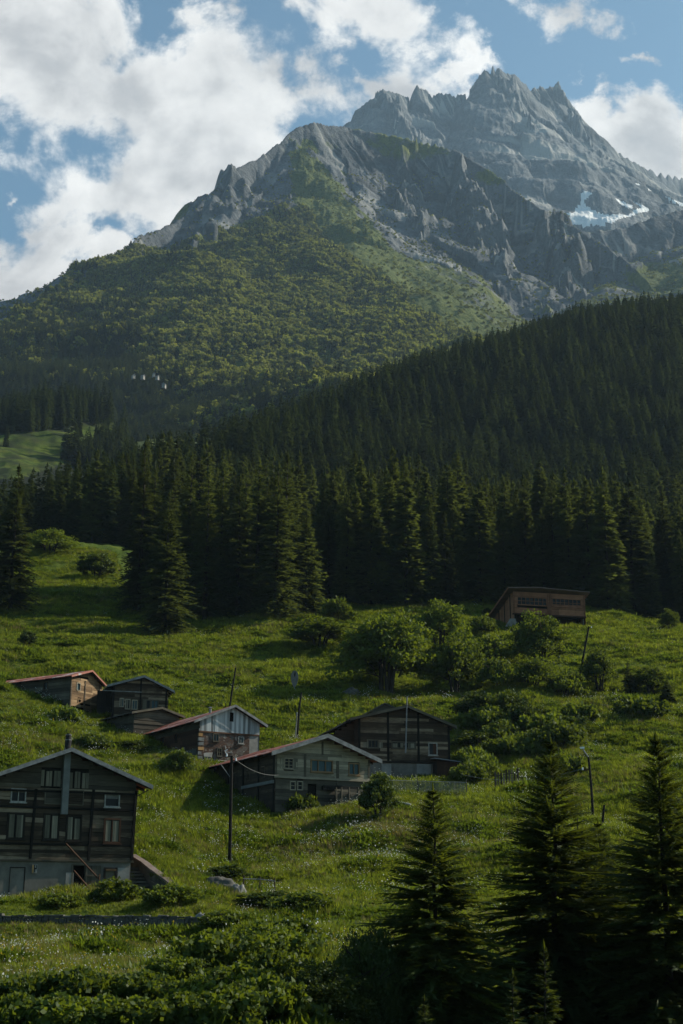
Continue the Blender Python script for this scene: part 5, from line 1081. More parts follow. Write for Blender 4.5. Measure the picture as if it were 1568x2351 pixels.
pole('leaning_pole', 'thin dark pole leaning right above the house with the corrugated gable', (520, 1622, 146), (541, 1533), 0.11)
pole('leaning_pole', 'thin dark pole leaning right on the slope below the brown hut', (1325, 1572, 173), (1352, 1438), 0.14, extra=lambda e, p: insul(e, p, 0.3, -0.2))
pole('bent_pole', 'slender dark pole with a bent tip above the pale grey house', (681, 1705, 143), (692, 1590), 0.11, mid=(687, 1625))
pole('prop_pole', 'short pale pole standing beside the bent dark pole above the pale grey house', (677, 1705, 142), (682, 1635), 0.07, 'galv')
def upx(e, p):
    insul(e, p, -0.35, -0.05); insul(e, p, 0.3, -0.35)
    MB().tube([(p.x, p.y, p.z - 1.6), (p.x - 0.75, p.y, p.z - 0.6)], 0.03, 6).build('strut', 'galv', e)
    MB().tube([(p.x - 0.35, p.y, p.z + 0.1), (p.x - 0.5, p.y - .05, p.z + 0.35), (p.x - 0.3, p.y, p.z + 0.42)], 0.035, 6).build('hook', 'white_ins', e)
UA, UB = pole('utility_pole', 'straight dark utility pole standing in the meadow in front of the pale grey house', (527, 1982, 100), (532, 1735), 0.13, extra=upx)
def lampx(e, p):
    MB().tube([(p.x, p.y, p.z), (p.x - 0.25, p.y, p.z + 0.35), (p.x - 0.45, p.y, p.z + 0.75)], [0.07, 0.06, 0.05], 6).build('arm', 'galv', e)
    MB().box(p.x - 0.62, p.x - 0.30, p.y - 0.08, p.y + 0.08, p.z + 0.65, p.z + 0.80, 0.5, 0.02).build('lamp_head', 'white_ins', e)
    insul(e, p, -0.5, -1.0)
RA, RB = pole('street_lamp', 'curved dark lamp pole with a small white head between the tall spruces', (1362, 1880, 112), (1351, 1738), 0.11, mid=(1357, 1800), extra=lampx, cat='lamp')
pole('stump_post', 'short crooked dark post in the meadow right of the curved lamp pole', (1383, 1915, 108), (1387, 1848), 0.11, mid=(1384, 1880), cat='post')
def wire(label, a, b, sag, r=0.018):
    o = (a + b) / 2; pts = [tuple(a.lerp(b, t) - o - Vector((0, 0, sag * 4 * t * (1 - t)))) for t in np.linspace(0, 1, 17)]
    m = MB(); m.tube(pts, r, 5); w = m.build('power_cable', 'pipe', None); w.location = o; tag(w, label, 'cable')
wire('thin cable sagging from the meadow utility pole to the pale grey house', UB + Vector((0.3, 0, -0.3)), at(640, 1779, 114), 0.35)
wire('thin pale cable running from the curved lamp pole towards the dark house', RB + Vector((-0.5, 0, -0.9)), at(1060, 1778, 126), 0.7)
def fence(name, label, pts, h, post_gap, panel=None, rails=(0.9,), mat='grey_wood', pr=0.05):
    P = [at(*p) for p in pts]; o = P[0].copy(); e = empty(name, o); tag(e, label, 'fence')
    seq = []
    for a, b in zip(P[:-1], P[1:]):
        n = max(1, int((b - a).length / post_gap)); seq += [a.lerp(b, i / n) for i in range(n)]
    seq.append(P[-1]); seq = [Vector((p.x, p.y, min(gz(p.x, p.y), p.z + 0.6))) - o for p in seq]
    for p in seq: MB().tube([(p.x, p.y, p.z - 0.5), (p.x + random.uniform(-.06, .06), p.y, p.z + h * random.uniform(0.95, 1.1))], pr, 6).build('fence_post', mat, e)
    for rr in rails:
        m = MB()
        for a, b in zip(seq[:-1], seq[1:]): m.tube([(a.x, a.y - pr, a.z + h * rr), (b.x, b.y - pr, b.z + h * rr)], 0.032, 5)
        m.build('rail', 'galv' if panel != 'plank' else mat, e)
    if panel:
        m = MB()
        for a, b in zip(seq[:-1], seq[1:]):
            n = max(3, int((b - a).length / (0.11 if panel == 'net' else 0.22)))
            for i in range(n):
                c = a.lerp(b, (i + 0.5) / n); w = 0.028 if panel == 'net' else 0.075; hh = h * (0.86 if panel == 'net' else random.uniform(0.85, 1.05))
                m.box(c.x - w, c.x + w, c.y - 0.02, c.y + 0.01, c.z - 0.2, c.z + hh, random.random(), 0.008)
        m.build('fence_panel', 'pipe' if panel == 'net' else 'dark_wood', e)
fence('wire_fence', 'long grey garden fence with a pale top rail in front of the dark house', [(862, 1828, 121), (960, 1822, 121.5), (1072, 1828, 120)], 1.35, 2.6, 'net')
fence('plank_fence', 'short dark fence of upright planks right of the dark house', [(1136, 1818, 124), (1192, 1820, 124)], 1.6, 1.4, 'plank', (0.75,), 'dark_wood')
fence('field_fence', 'low fence of crooked posts and one rail in the meadow right of the boulders', [(558, 2045, 90), (596, 2045, 90), (632, 2050, 89.5)], 0.95, 1.1, None, (0.85,), 'dark_wood')
def boulder(label, px, py, Y, sx, sy, sz, seed, name='boulder', mat='stone', rz=0):
    P = at(px, py, Y); P.z = gz(P.x, P.y); bm_v = []; g = np.random.default_rng(seed)
    import bmesh
    bm = bmesh.new(); bmesh.ops.create_icosphere(bm, subdivisions=4, radius=1.0)
    offs = g.uniform(0, 50, 3)
    for v in bm.verts:
        n = 1 + 0.28 * float(fbm(v.co.x * 1.3 + offs[0], v.co.y * 1.3 + v.co.z * 1.7 + offs[1], 3, seed)); v.co = Vector((v.co.x * sx * n, v.co.y * sy * n, v.co.z * sz * n))
    me = bpy.data.meshes.new(name); bm.to_mesh(me); bm.free(); me.polygons.foreach_set('use_smooth', np.ones(len(me.polygons), bool))
    o = link(name, me, M[mat]); o.location = P; o.rotation_euler = (0, 0, rz); tag(o, label, 'rock')
boulder('largest of the dark boulders in the grass right of the garden wall', 500, 2025, 88, 1.05, 0.7, 0.75, 3, mat='concrete')
boulder('narrow pale stone leaning against the right side of the largest boulder', 548, 2050, 87, 0.45, 0.4, 0.75, 5)
boulder('small pointed stone at the right end of the terrace wall', 463, 2105, 76.5, 0.35, 0.3, 0.6, 8)
boulder('brown grey rock half hidden under the broad leafed tree on the slope', 806, 1600, 163, 0.9, 0.7, 1.0, 12, mat='concrete')
def log(label, a, b, r):
    A, B = at(*a), at(*b); A.z = gz(A.x, A.y) + 0.35; B.z = gz(B.x, B.y) + 0.35; o = (A + B) / 2; m = MB(); mid = (A + B) / 2 + Vector((0, 0, 0.1)) - o
    m.tube([tuple(A - o), tuple(mid), tuple(B - o)], [r, r * 0.9, r * 0.6], 8, 0.7); w = m.build('fallen_log', 'pale_log', None); w.location = o; tag(w, label, 'log')
log('bleached fallen log lying in the grass in front of the wire fence', (893, 1842, 115), (943, 1850, 114.5), 0.13)
def plate():
    P = at(676, 1590, 160); P.z = gz(P.x, P.y); e = empty('plate_on_stick', P); tag(e, 'grey leaf-shaped plate on a short leaning stick on the terraced slope', 'sign')
    MB().tube([(0.4, 0, -0.3), (-0.2, 0, 0.9)], 0.05, 6).build('stick', 'galv', e)
    m = MB(); n = 16; pts = [(0.42 * math.sin(t) * (1 - 0.25 * math.cos(t)), 1.55 + 0.95 * -math.cos(t)) for t in np.linspace(0, 2 * np.pi, n, endpoint=False)]
    m.prism(pts, -0.04, 0.04); m.build('plate', 'dish', e)
    MB().prism([(0.02, 1.7), (0.12, 2.1), (0.05, 2.35), (-0.08, 2.0)], -0.06, -0.045).build('plate_mark', 'beam', e)
plate()

# ---------------------------------------------------------------- trees one by one
def plant(name, label, cat, mesh_parts, px, py, Y, scale=1.0, rz=None, group=None, pos=None, sz=None):
    P = at(px, py, Y) if pos is None else Vector(pos)
    if pos is None: P.z = gz(P.x, P.y)
    e = empty(name, P, random.uniform(0, 6.28) if rz is None else rz, scale); tag(e, label, cat, group)
    if sz: e.scale = sz
    for nm, me in mesh_parts: link(nm, me, None, e)
    return e
def spruce_at(label, px, pytop, Y, rad_px, seed, whorls=46, nb=10, ntw=20, tl=0.42, mat='spruce_near', pybase=None, group=None, name='spruce_tree', power=0.95):
    P = at(px, pybase or 2350, Y); P.z = gz(P.x, P.y); top = at(px, pytop, Y); h = top.z - P.z; rad = rad_px * Y / 3230
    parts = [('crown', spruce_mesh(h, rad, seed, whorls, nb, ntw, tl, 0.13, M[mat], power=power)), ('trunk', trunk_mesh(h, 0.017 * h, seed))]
    return plant(name, label, 'tree', parts, 0, 0, 0, pos=P, group=group)
# four tall spruces close by at the lower right and their saplings
spruce_at('dark spruce standing alone in the meadow, its tip below the pale grey house', 1003, 1802, 47, 255, 101, 46, 11, 26, 0.40)
spruce_at('tallest near dark spruce, its tip beside the curved lamp pole', 1288, 1692, 50, 335, 102, 56, 12, 28, 0.42)
spruce_at('bushier near spruce growing into the right side of the tallest one', 1395, 1885, 52, 255, 103, 46, 11, 26, 0.40)
spruce_at('near black spruce cut off by the right edge of the photo', 1545, 1688, 47, 325, 104, 56, 12, 28, 0.42)
spruce_at('slim spruce sapling rising in front of the tallest near spruce', 1255, 2160, 41, 74, 105, 26, 7, 12, 0.26)
spruce_at('shorter spruce sapling left of the slim one, before the tallest near spruce', 1180, 2225, 40, 66, 106, 24, 7, 12, 0.26)
spruce_at('thin young spruce with a bare tip left of the curved lamp pole', 1345, 1850, 60, 40, 107, 24, 6, 10, 0.3)
spruce_at('low spruce sapling at the foot of the lone meadow spruce', 975, 2285, 40, 60, 108, 24, 7, 12, 0.26)
# mid distance spruces in front of the wood
spruce_at('large dark spruce standing in front of the wood on the open slope', 378, 1128, 195, 84, 111, 46, 9, 14, 0.95, 'spruce', 1476)
spruce_at('broad dark spruce at the left edge of the photo above the meadow', 22, 1068, 205, 74, 112, 44, 9, 13, 0.95, 'spruce', 1405)
big = [('very dark tall spruce directly behind and left of the large one on the open slope', 318, 1012, 213, 62), ('tall dark spruce rising behind the right shoulder of the large one on the open slope', 428, 1035, 217, 62), ('dark spruce in the shaded middle of the clump', 505, 1075, 218, 60), ('twin dark spruce left of the clump right end', 590, 1052, 219, 60), ('tall dark spruce with brownish tips at the right end of the clump', 655, 1040, 216, 66), ('smaller spruce with bright right side at the right foot of the clump', 703, 1160, 218, 52)]
for k, (lb, px, tp, Y, rp) in enumerate(big): spruce_at(lb, px, tp, Y, rp, 120 + k, 42, 9, 12, 1.0, 'spruce', 1412)
spruce_at('small dark conifer between bushes on the right slope below the lone leaning pole', 1446, 1518, 166, 26, 131, 22, 7, 8, 0.5, 'spruce', 1605)
spruce_at('small pointed conifer right of the shaded bushes beside the right edge', 1536, 1560, 160, 26, 132, 22, 7, 8, 0.5, 'spruce', 1640)
spruce_at('small conifer growing against the left wall of the brown hut', 1120, 1395, 222, 20, 133, 20, 7, 8, 0.5, 'spruce', 1440)

def bush_at(label, px, py, Y, h, rad, proto, name='bush', cat='bush', group=None):
    tr, cr, h0, r0 = proto; e = plant(name, label, cat, [('crown', cr), ('stem' if name == 'bush' else 'trunk', tr)], px, py, Y, group=group, sz=(rad / r0, rad / r0, h / h0)); return e
PB = {}
def proto(key, h, rad, seed, clumps, per, leaf, mat, low, stems):
    t, c = broadleaf_meshes(h, rad, seed, clumps, per, leaf, M[mat], low, stems); t.name = 'trunk'; PB[key] = (t, c, h, rad)
proto('tree', 10, 4.8, 201, 170, 90, 0.36, 'leaf_green', 0.10, 7); proto('tree2', 8, 3.7, 202, 90, 90, 0.34, 'leaf_green', 0.10, 5)
proto('round', 7.3, 3.8, 203, 110, 90, 0.30, 'leaf_green', 0.0, 5); proto('shrub', 2.2, 2.2, 204, 60, 60, 0.24, 'leaf_green', 0.0, 5)
proto('dark', 3.6, 2.2, 205, 260, 90, 0.12, 'leaf_dark', -0.25, 6); proto('fern', 1.5, 2.4, 206, 70, 50, 0.34, 'leaf_green', 0.0, 5)  # the 'dark' bush carries the shade of the trees in its leaf colour
proto('near', 1.2, 1.2, 207, 60, 70, 0.13, 'leaf_green', 0.0, 4); proto('mid_dark', 3.3, 1.6, 208, 70, 80, 0.20, 'leaf_dark', 0.0, 4)
bush_at('round broad leafed tree with several dark stems in the middle of the slope', 885, 1602, 165, 10.2, 5.6, PB['tree'], 'broadleaf_tree', 'tree')
bush_at('dense broad leafed tree close to the right of the many stemmed tree', 1045, 1612, 167, 8.2, 3.9, PB['tree2'], 'broadleaf_tree', 'tree')
bush_at('broad leafed tree standing higher up behind the two in the middle of the slope', 1012, 1505, 186, 7.6, 3.6, PB['tree2'], 'broadleaf_tree', 'tree')
bush_at('large round bright green bush right below the brown hut', 1240, 1557, 176, 7.6, 4.0, PB['round'])
bush_at('ragged upright bush right of the leaning pole below the brown hut', 1378, 1602, 168, 5.6, 2.4, PB['tree2'])
bush_at('low spreading bush right of the small dark conifer on the right slope', 1495, 1606, 166, 3.6, 2.4, PB['round'])
bush_at('light green leafy tree at the forest edge above the many stemmed tree', 880, 1400, 231, 11, 4.4, PB['tree'], 'broadleaf_tree', 'tree')
bush_at('rounded pale green tree at the forest edge, between two spruces', 955, 1408, 233, 8.5, 4.4, PB['round'], 'broadleaf_tree', 'tree')
bush_at('dark round bush in the meadow in front of the wire fence', 868, 1900, 111, 3.5, 1.6, PB['mid_dark'])
bush_at('big black green bush beside the foot of the lone meadow spruce', 850, 2420, 46, 3.3, 1.5, PB['dark'])
bush_at('low black green bush at the bottom, left of the bigger one', 745, 2440, 45, 2.0, 1.8, PB['dark'])
bush_at('sunlit bush in the bright clearing by the left edge spruce', 112, 1282, 254, 4.8, 5.2, PB['round'])
bush_at('dark bush at the right end of the bright clearing', 218, 1342, 236, 5.2, 3.4, PB['mid_dark'])
bush_at('small bush at the forest edge on the far right of the slope', 1540, 1462, 210, 3.4, 1.7, PB['round'])
mid = [('wide tangled bush on the slope left of the many stemmed tree', 735, 1520, 188, 4.2, 5.2, 'round'), ('leafy bush above the wide tangled one, near the bright right end of the spruce clump', 770, 1452, 210, 3.2, 3.0, 'shrub'), ('bush close under the left side of the many stemmed tree', 815, 1555, 176, 3.4, 3.0, 'shrub'),
       ('left end bush of the orange tinged row below the round bright bush', 1150, 1628, 164, 3.4, 2.8, 'shrub'), ('middle bush of the orange tinged row below the round bright bush', 1225, 1622, 165, 3.8, 3.3, 'round'), ('right end bush of the orange tinged row below the round bright bush', 1300, 1628, 164, 3.2, 2.8, 'shrub'),
       ('bush between the dense broad leafed tree and the round bright bush', 1140, 1530, 180, 3.6, 3.2, 'shrub'), ('bush on the bank just left below the brown hut', 1110, 1470, 200, 2.6, 2.6, 'shrub'),
       ('dark low bush against the right corner of the dark house', 1085, 1770, 133, 1.8, 2.2, 'fern'), ('low bush uppermost on the slope right of the dark house', 1120, 1690, 146, 2.2, 3.0, 'fern'), ('low bush on the slope between the dark house and the plank fence', 1180, 1742, 136, 1.9, 2.8, 'fern'), ('wide low bush on the slope above the plank fence', 1250, 1705, 143, 2.0, 3.2, 'fern'),
       ('low dark bush above the curved lamp pole', 1330, 1680, 148, 1.8, 2.6, 'fern'), ('low dark bush near the right edge above the near black spruce', 1470, 1660, 150, 2.0, 3.2, 'fern'), ('low bush left of the foot of the curved lamp pole', 1300, 1790, 127, 1.6, 2.2, 'fern'),
       ('small shrub on the open slope by the left edge of the photo', 62, 1492, 177, 2.4, 1.2, 'mid_dark'), ('bush growing before the gable of the sunlit hut', 150, 1648, 141, 1.7, 2.0, 'fern'), ('bush at the foot of the side wall of the corrugated gable house', 405, 1795, 121, 2.1, 1.6, 'shrub'), ('shrub in shade below the log shed', 300, 1745, 131, 1.6, 2.0, 'mid_dark'),
       ('bush hugging the wall of the middle pale grey house', 690, 1845, 115, 1.3, 1.5, 'fern'), ('leafy bush by the right corner of the pale grey house', 875, 1815, 122, 1.5, 1.2, 'fern'), ('low bush on the hill behind the flue of the large dark house', 210, 1700, 128, 1.3, 1.8, 'fern'),
       ('dark shrub behind the boulders in the meadow', 522, 2022, 94, 1.1, 1.5, 'mid_dark'), ('leafy bush right under the basement window of the large dark house', 272, 2062, 83.5, 1.4, 1.7, 'near'), ('low bush in front of the garden wall end', 392, 2092, 80, 1.2, 1.7, 'near'), ('low weedy bush below the meter box of the large dark house', 140, 2085, 81, 0.9, 1.3, 'near'),
       ('dark low bush right of the pale leaning stone', 610, 2085, 82, 1.2, 1.8, 'mid_dark'), ('leafy bush over the end of the terrace wall', 520, 2135, 75, 1.0, 1.5, 'near'), ('dark bush in the meadow left of the lone meadow spruce', 690, 2110, 78, 1.1, 2.0, 'near')]
proto('bank', 2.0, 2.6, 209, 80, 60, 0.28, 'leaf_green', 0.0, 6); proto('bank_dark', 2.4, 2.2, 210, 70, 60, 0.24, 'leaf_dark', 0.0, 6)
for k, (px, py, Y) in enumerate(((1095, 1722, 141), (1135, 1748, 136), (1155, 1715, 142), (1200, 1700, 144), (1215, 1728, 139), (1285, 1735, 137), (1105, 1655, 149), (1165, 1668, 148), (1240, 1672, 147), (1300, 1700, 144), (1080, 1800, 128), (1110, 1785, 130))):
    e = bush_at('dark bush tangled into the shrubby bank right of the dark house', px, py, Y, random.uniform(1.5, 3.0), random.uniform(1.8, 3.4), PB['bank' if k % 3 else 'bank_dark'], group='bushes of the shrubby bank')
for k, (px, py, Y) in enumerate(((345, 1415, 226), (470, 1418, 213), (545, 1412, 213), (610, 1415, 224), (635, 1420, 210), (560, 1405, 227), (390, 1412, 227))): spruce_at('spruce crowded into the darkest part of the clump behind the large one', px, 1060 + 14 * (k % 4), Y, 62, 160 + k % 3, 40, 9, 11, 1.0, 'spruce', py, group='spruces of the dark clump')
proto('leafy', 1.2, 1.2, 211, 80, 70, 0.17, 'leaf_green', 0.0, 5)
for k, (px, py, Y) in enumerate(((185, 2345, 46), (260, 2320, 48), (330, 2345, 46), (400, 2300, 50), (440, 2350, 45), (490, 2280, 52), (545, 2330, 47), (585, 2250, 55), (620, 2300, 50), (520, 2210, 59), (455, 2240, 57), (650, 2230, 58), (60, 2350, 46), (590, 2190, 63), (670, 2170, 66), (130, 2395, 42), (230, 2400, 42), (320, 2395, 42), (420, 2400, 42), (520, 2395, 42), (610, 2390, 43), (30, 2400, 42))):
    bush_at('leafy green shrub in the thicket along the bottom edge, below the terrace wall', px, py + 10, Y, random.uniform(0.9, 1.5), random.uniform(1.0, 1.6), PB['leafy'], group='leafy shrubs along the bottom edge')
for lb, px, py, Y, h, r_, k in mid: bush_at(lb, px, py, Y, h, r_, PB[k])

# ---------------------------------------------------------------- the spruce wood
def horizon_tab():
    az = np.linspace(-0.42, 0.42, 500); r = np.exp(np.linspace(math.log(60), math.log(1490), 260)); A, Rr = np.meshgrid(az, r); Z = ground_z(Rr * np.sin(A), Rr * np.cos(A))
    return az, r, np.maximum.accumulate(Z / Rr, axis=0)
_haz, _hr, _hmax = horizon_tab()
def in_view(P, h):
    a = np.arctan2(P[:, 0], P[:, 1]); r = np.hypot(P[:, 0], P[:, 1])
    i = np.clip(np.searchsorted(_hr, r * 0.98) - 1, 0, len(_hr) - 1); j = np.clip(((a - _haz[0]) / (_haz[1] - _haz[0])).astype(int), 0, len(_haz) - 1)
    return (P[:, 2] + h) / r > _hmax[i, j] + 0.002
def wood_points():
    g = np.random.default_rng(5); pts = []
    st = 4.9; xs = np.arange(-420, 420, st); ys = np.arange(205, 1300, st * 0.87); Xg, Yg = np.meshgrid(xs, ys); Xg = Xg + (np.arange(len(ys)) % 2)[:, None] * st / 2
    X = (Xg + g.uniform(-0.42, 0.42, Xg.shape) * st).ravel(); Y = (Yg + g.uniform(-0.42, 0.42, Xg.shape) * st).ravel()
    k = np.abs(np.arctan2(X, Y)) < 0.33; X, Y = X[k], Y[k]; Z = ground_z(X, Y); P = np.stack([X, Y, Z], 1); px, py = to_px(P)
    keep = Y > wood_edge(px) + 5 * 2 * fbm(X / 14, Y / 14, 2, 77)
    keep &= ~((px > 40) & (px < 740) & (Y > 229 + 4 * fbm(X / 9, Y / 9, 2, 78)) & (Y < 282)) & ~((px < 290) & (Y < 262))
    inm = in_poly(px, py, LEFT_MEADOW) & (Y > 450); keep &= ~inm | (g.random(len(X)) < 0.03)
    keep &= g.random(len(X)) < np.where(Y > 900, 0.75, 0.94)
    P = P[keep]; h = g.normal(19.5, 3.6, len(P)) * (1 - 0.22 * sstep(500, 900, P[:, 1])); h = np.clip(h, 9, 27); small = g.random(len(P)) < 0.14; h[small] *= g.uniform(0.4, 0.75, small.sum())
    # tree tops keep to the skyline of the wood
    px, py = to_px(P); rx = np.array([q[0] for q in RIDGE])[::-1]; o = np.argsort(rx); ry = np.interp(px, rx[o], np.array([q[1] for q in RIDGE])[::-1][o]); rY = np.interp(px, rx[o], np.array([q[2] for q in RIDGE])[::-1][o])
    tx, ty = to_px(P + np.stack([0 * h, 0 * h, h], 1)); near = (P[:, 1] < 1.5 * rY) & ~((px < 300) & (P[:, 1] > 480))
    bad = near & (ty < ry - g.uniform(-4, 16, len(h)))
    bad |= (px < 285) & (P[:, 1] > 345) & (P[:, 1] < 625) & (ty < 1092)
    v = in_view(P, h) & ~bad; return P[v], h[v]
WP, WH = wood_points()
SPR = []
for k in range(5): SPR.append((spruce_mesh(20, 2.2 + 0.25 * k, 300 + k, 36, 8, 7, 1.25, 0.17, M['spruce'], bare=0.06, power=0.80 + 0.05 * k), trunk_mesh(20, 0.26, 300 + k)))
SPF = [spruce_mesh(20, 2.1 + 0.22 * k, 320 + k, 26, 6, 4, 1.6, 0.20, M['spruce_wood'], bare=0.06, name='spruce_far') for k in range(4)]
_px, _py = to_px(WP); _inside = (_px > -30) & (_px < 1600)
_rank = np.argsort(-(WH / WP[:, 1]) * _inside); NEAR = _rank[:285]; FAR = _rank[285:]
_edge = WP[:, 1] - wood_edge(_px)
for k in NEAR:
    cr, tr = SPR[random.randrange(5)]; s = WH[k] / 20; x = _px[k]
    if x < 290: lb, gp = 'dark spruce in the wood behind the bright clearing on the left', 'spruces behind the left clearing'
    elif x < 720: lb, gp = 'dark spruce crowded behind the large one on the open slope', 'spruces behind the open slope'
    elif x < 1130: lb, gp = 'green tipped spruce along the forest edge above the broad leafed trees', 'spruces above the broad leafed trees'
    else: lb, gp = 'tall dark spruce at the forest edge behind the brown hut', 'spruces behind the brown hut'
    plant('spruce_tree', lb, 'tree', [('crown', cr), ('trunk', tr)], 0, 0, 0, rz=random.uniform(0, 6.28), group=gp, pos=WP[k], sz=(s * random.uniform(0.85, 1.25), s * random.uniform(0.85, 1.25), s))
g = np.random.default_rng(9); n = len(FAR)
print('wood trees', len(WP))
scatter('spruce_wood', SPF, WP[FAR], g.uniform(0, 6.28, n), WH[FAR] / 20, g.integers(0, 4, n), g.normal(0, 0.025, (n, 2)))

# ---------------------------------------------------------------- wooded flank of the mountain and its scrub
def mountain_wood():
    g = np.random.default_rng(21); n0 = 230000
    r = np.sqrt(g.uniform(930 ** 2, 2750 ** 2, n0)); a = g.uniform(-0.32, 0.30, n0); X, Y = r * np.sin(a), r * np.cos(a); Z = mount_z(X, Y)
    P = np.stack([X, Y, Z], 1); px, py = to_px(P); nz = fbm(X / 70, Y / 70, 3, 55)
    qx, qy = px + 26 * fbm(px / 60, py / 60, 3, 57), py + 18 * fbm(px / 60, py / 60, 3, 58)
    f = in_poly(qx, qy, TREELINE); band = in_poly(qx, qy, BAND)
    open_ = np.zeros(n0)
    for (x, y, rx, ry, k) in ((520, 800, 230, 60, 0.75), (350, 735, 120, 45, 0.55), (640, 720, 220, 45, 0.55), (760, 860, 160, 45, 0.8), (360, 872, 70, 22, 1.0)):
        open_ = np.maximum(open_, k * np.clip(1.5 - 1.2 * np.hypot((px - x) / rx, (py - y) / ry), 0, 1))
    dens = np.where(f, 0.60, 0.0) * (1 - open_ * (0.7 + 0.5 * nz)) * np.where(r > 2000, 0.8, 1.0); dens = np.where(band, 0.10 + 0.12 * nz, dens)
    dens = np.where(~f & ~band & (py > 400) & (Y < 2500), np.clip(0.07 + 0.10 * nz, 0.01, 0.25), dens)
    ok = g.random(n0) < np.clip(dens, 0, 1)
    P, px, py, f, r, nz = P[ok], px[ok], py[ok], f[ok], r[ok], nz[ok]
    con = (g.random(len(P)) < np.clip(0.12 + 0.75 * sstep(640, 880, py + 0.0) * (1 - sstep(260, 480, px)) + 0.25 * nz + 0.5 * sstep(860, 930, py), 0.05, 0.95)) & f
    h = np.where(con, g.normal(14, 2.5, len(P)), g.normal(9.0, 2.2, len(P))); h = np.where(f, h, g.uniform(3, 6, len(P))); h = np.clip(h, 2.5, 22) * (1 - 0.25 * sstep(1700, 2300, r))
    return P, h, con
MP, MH, MC = mountain_wood()
_t, hill1 = broadleaf_meshes(11, 5.2, 401, 26, 12, 2.0, M['leaf_hill'], 0.0, 2, 'hill_tree'); _t, hill2 = broadleaf_meshes(11, 4.4, 402, 22, 12, 2.0, M['leaf_hill'], 0.02, 2, 'hill_tree'); _t, hill3 = broadleaf_meshes(11, 6.2, 403, 28, 12, 2.2, M['leaf_hill'], 0.0, 2, 'hill_tree')
M['spruce_hill'] = leafmat('hill spruce needles', (0.012, 0.024, 0.010), (0.036, 0.054, 0.018), (0.12, 0.15, 0.03), 0.22, 0.5)
SPH = [spruce_mesh(20, 3.6 + 0.4 * k, 420 + k, 20, 6, 4, 2.1, 0.24, M['spruce_hill'], name='spruce_hill') for k in range(2)]
n = len(MP); _idx = np.where(MC, 3 + g.integers(0, 2, n), g.integers(0, 3, n)); _s = np.where(MC, MH / 20, MH / 11)
print('mountain trees', n)
scatter('mountain_wood', [hill1, hill2, hill3] + SPH, MP - np.array([0, 0, 0.4]), g.uniform(0, 6.28, n), _s, _idx)

# ---------------------------------------------------------------- tiny white huts on the mountain meadow
def far_hut(label, px, py, Y, w):
    P = at(px, py, Y); r0 = None
    ys = np.linspace(950, 2200, 700); d = ray(px, py); zz = mount_z(d.x * ys, ys); hit = np.argmax(zz > d.z * ys)
    if zz[hit] > d.z * ys[hit]: P = d * ys[hit]
    e = empty('mountain_hut', P, R(random.uniform(-30, 60))); tag(e, label, 'hut')
    MB().prism([(-w / 2, -2), (w / 2, -2), (w / 2, w * 0.55), (0, w * 0.95), (-w / 2, w * 0.55)], 0, w * 1.3, 0.6).build('wall', 'white_paint', e)
    MB().hexa([(-w * 0.62, -0.4, w * 0.47), (0, -0.4, w * 0.98), (0, w * 1.4, w * 0.98), (-w * 0.62, w * 1.4, w * 0.47), (-w * 0.62, -0.4, w * 0.55), (0, -0.4, w * 1.06), (0, w * 1.4, w * 1.06), (-w * 0.62, w * 1.4, w * 0.55)]).hexa([(0, -0.4, w * 0.98), (w * 0.62, -0.4, w * 0.47), (w * 0.62, w * 1.4, w * 0.47), (0, w * 1.4, w * 0.98), (0, -0.4, w * 1.06), (w * 0.62, -0.4, w * 0.55), (w * 0.62, w * 1.4, w * 0.55), (0, w * 1.4, w * 1.06)]).build('roof', 'galv', e)
for lb, px, py, w in (('tiny white hut at the left end of the far mountain hamlet', 308, 864, 2.2), ('tiny white hut second from the left in the far mountain hamlet', 331, 866, 2.2), ('tiny white hut in the upper row of the far mountain hamlet', 354, 860, 1.9), ('narrow white hut at the right end of the upper row of the far hamlet', 364, 867, 2.0), ('tiny white hut at the lower right corner of the far mountain hamlet', 375, 885, 2.6)): far_hut(lb, px, py, 1400, w)

# ---------------------------------------------------------------- meadow: grass, weeds and flowers
def footprint_mask(X, Y):
    k = np.zeros(len(X), bool)
    for o in list(COL.objects):
        if o.type == 'EMPTY' and o.get('category') in ('house', 'shed'):
            c, s = math.cos(o.rotation_euler[2]), math.sin(o.rotation_euler[2]); lx = (X - o.location.x) * c + (Y - o.location.y) * s; ly = -(X - o.location.x) * s + (Y - o.location.y) * c
            co = np.array([v for ch in o.children if ch.type == 'MESH' and ch.name.startswith(('inner_wall', 'wall', 'gable')) for v in ch.bound_box])
            k |= (lx > co[:, 0].min() - 0.05) & (lx < co[:, 0].max() + 0.05) & (ly > -0.12) & (ly < co[:, 1].max() + 0.1)
    return k
def meadow():
    g = np.random.default_rng(31); n0 = 560000
    r = np.exp(g.uniform(math.log(30), math.log(275), n0)); a = g.uniform(-0.30, 0.30, n0); X, Y = r * np.sin(a), r * np.cos(a)
    # weight so that the count per square metre falls slowly with distance
    w = (r / 275) ** 0.55; keep = g.random(n0) < w; X, Y, r = X[keep], Y[keep], r[keep]
    keep = ~footprint_mask(X, Y); X, Y, r = X[keep], Y[keep], r[keep]; Z = ground_z(X, Y); P = np.stack([X, Y, Z], 1); px, py = to_px(P); keep = (Y < wood_edge(px) + 6); P, X, Y, r, px, py = P[keep], X[keep], Y[keep], r[keep], px[keep], py[keep]
    return P, X, Y, r, px, py, g
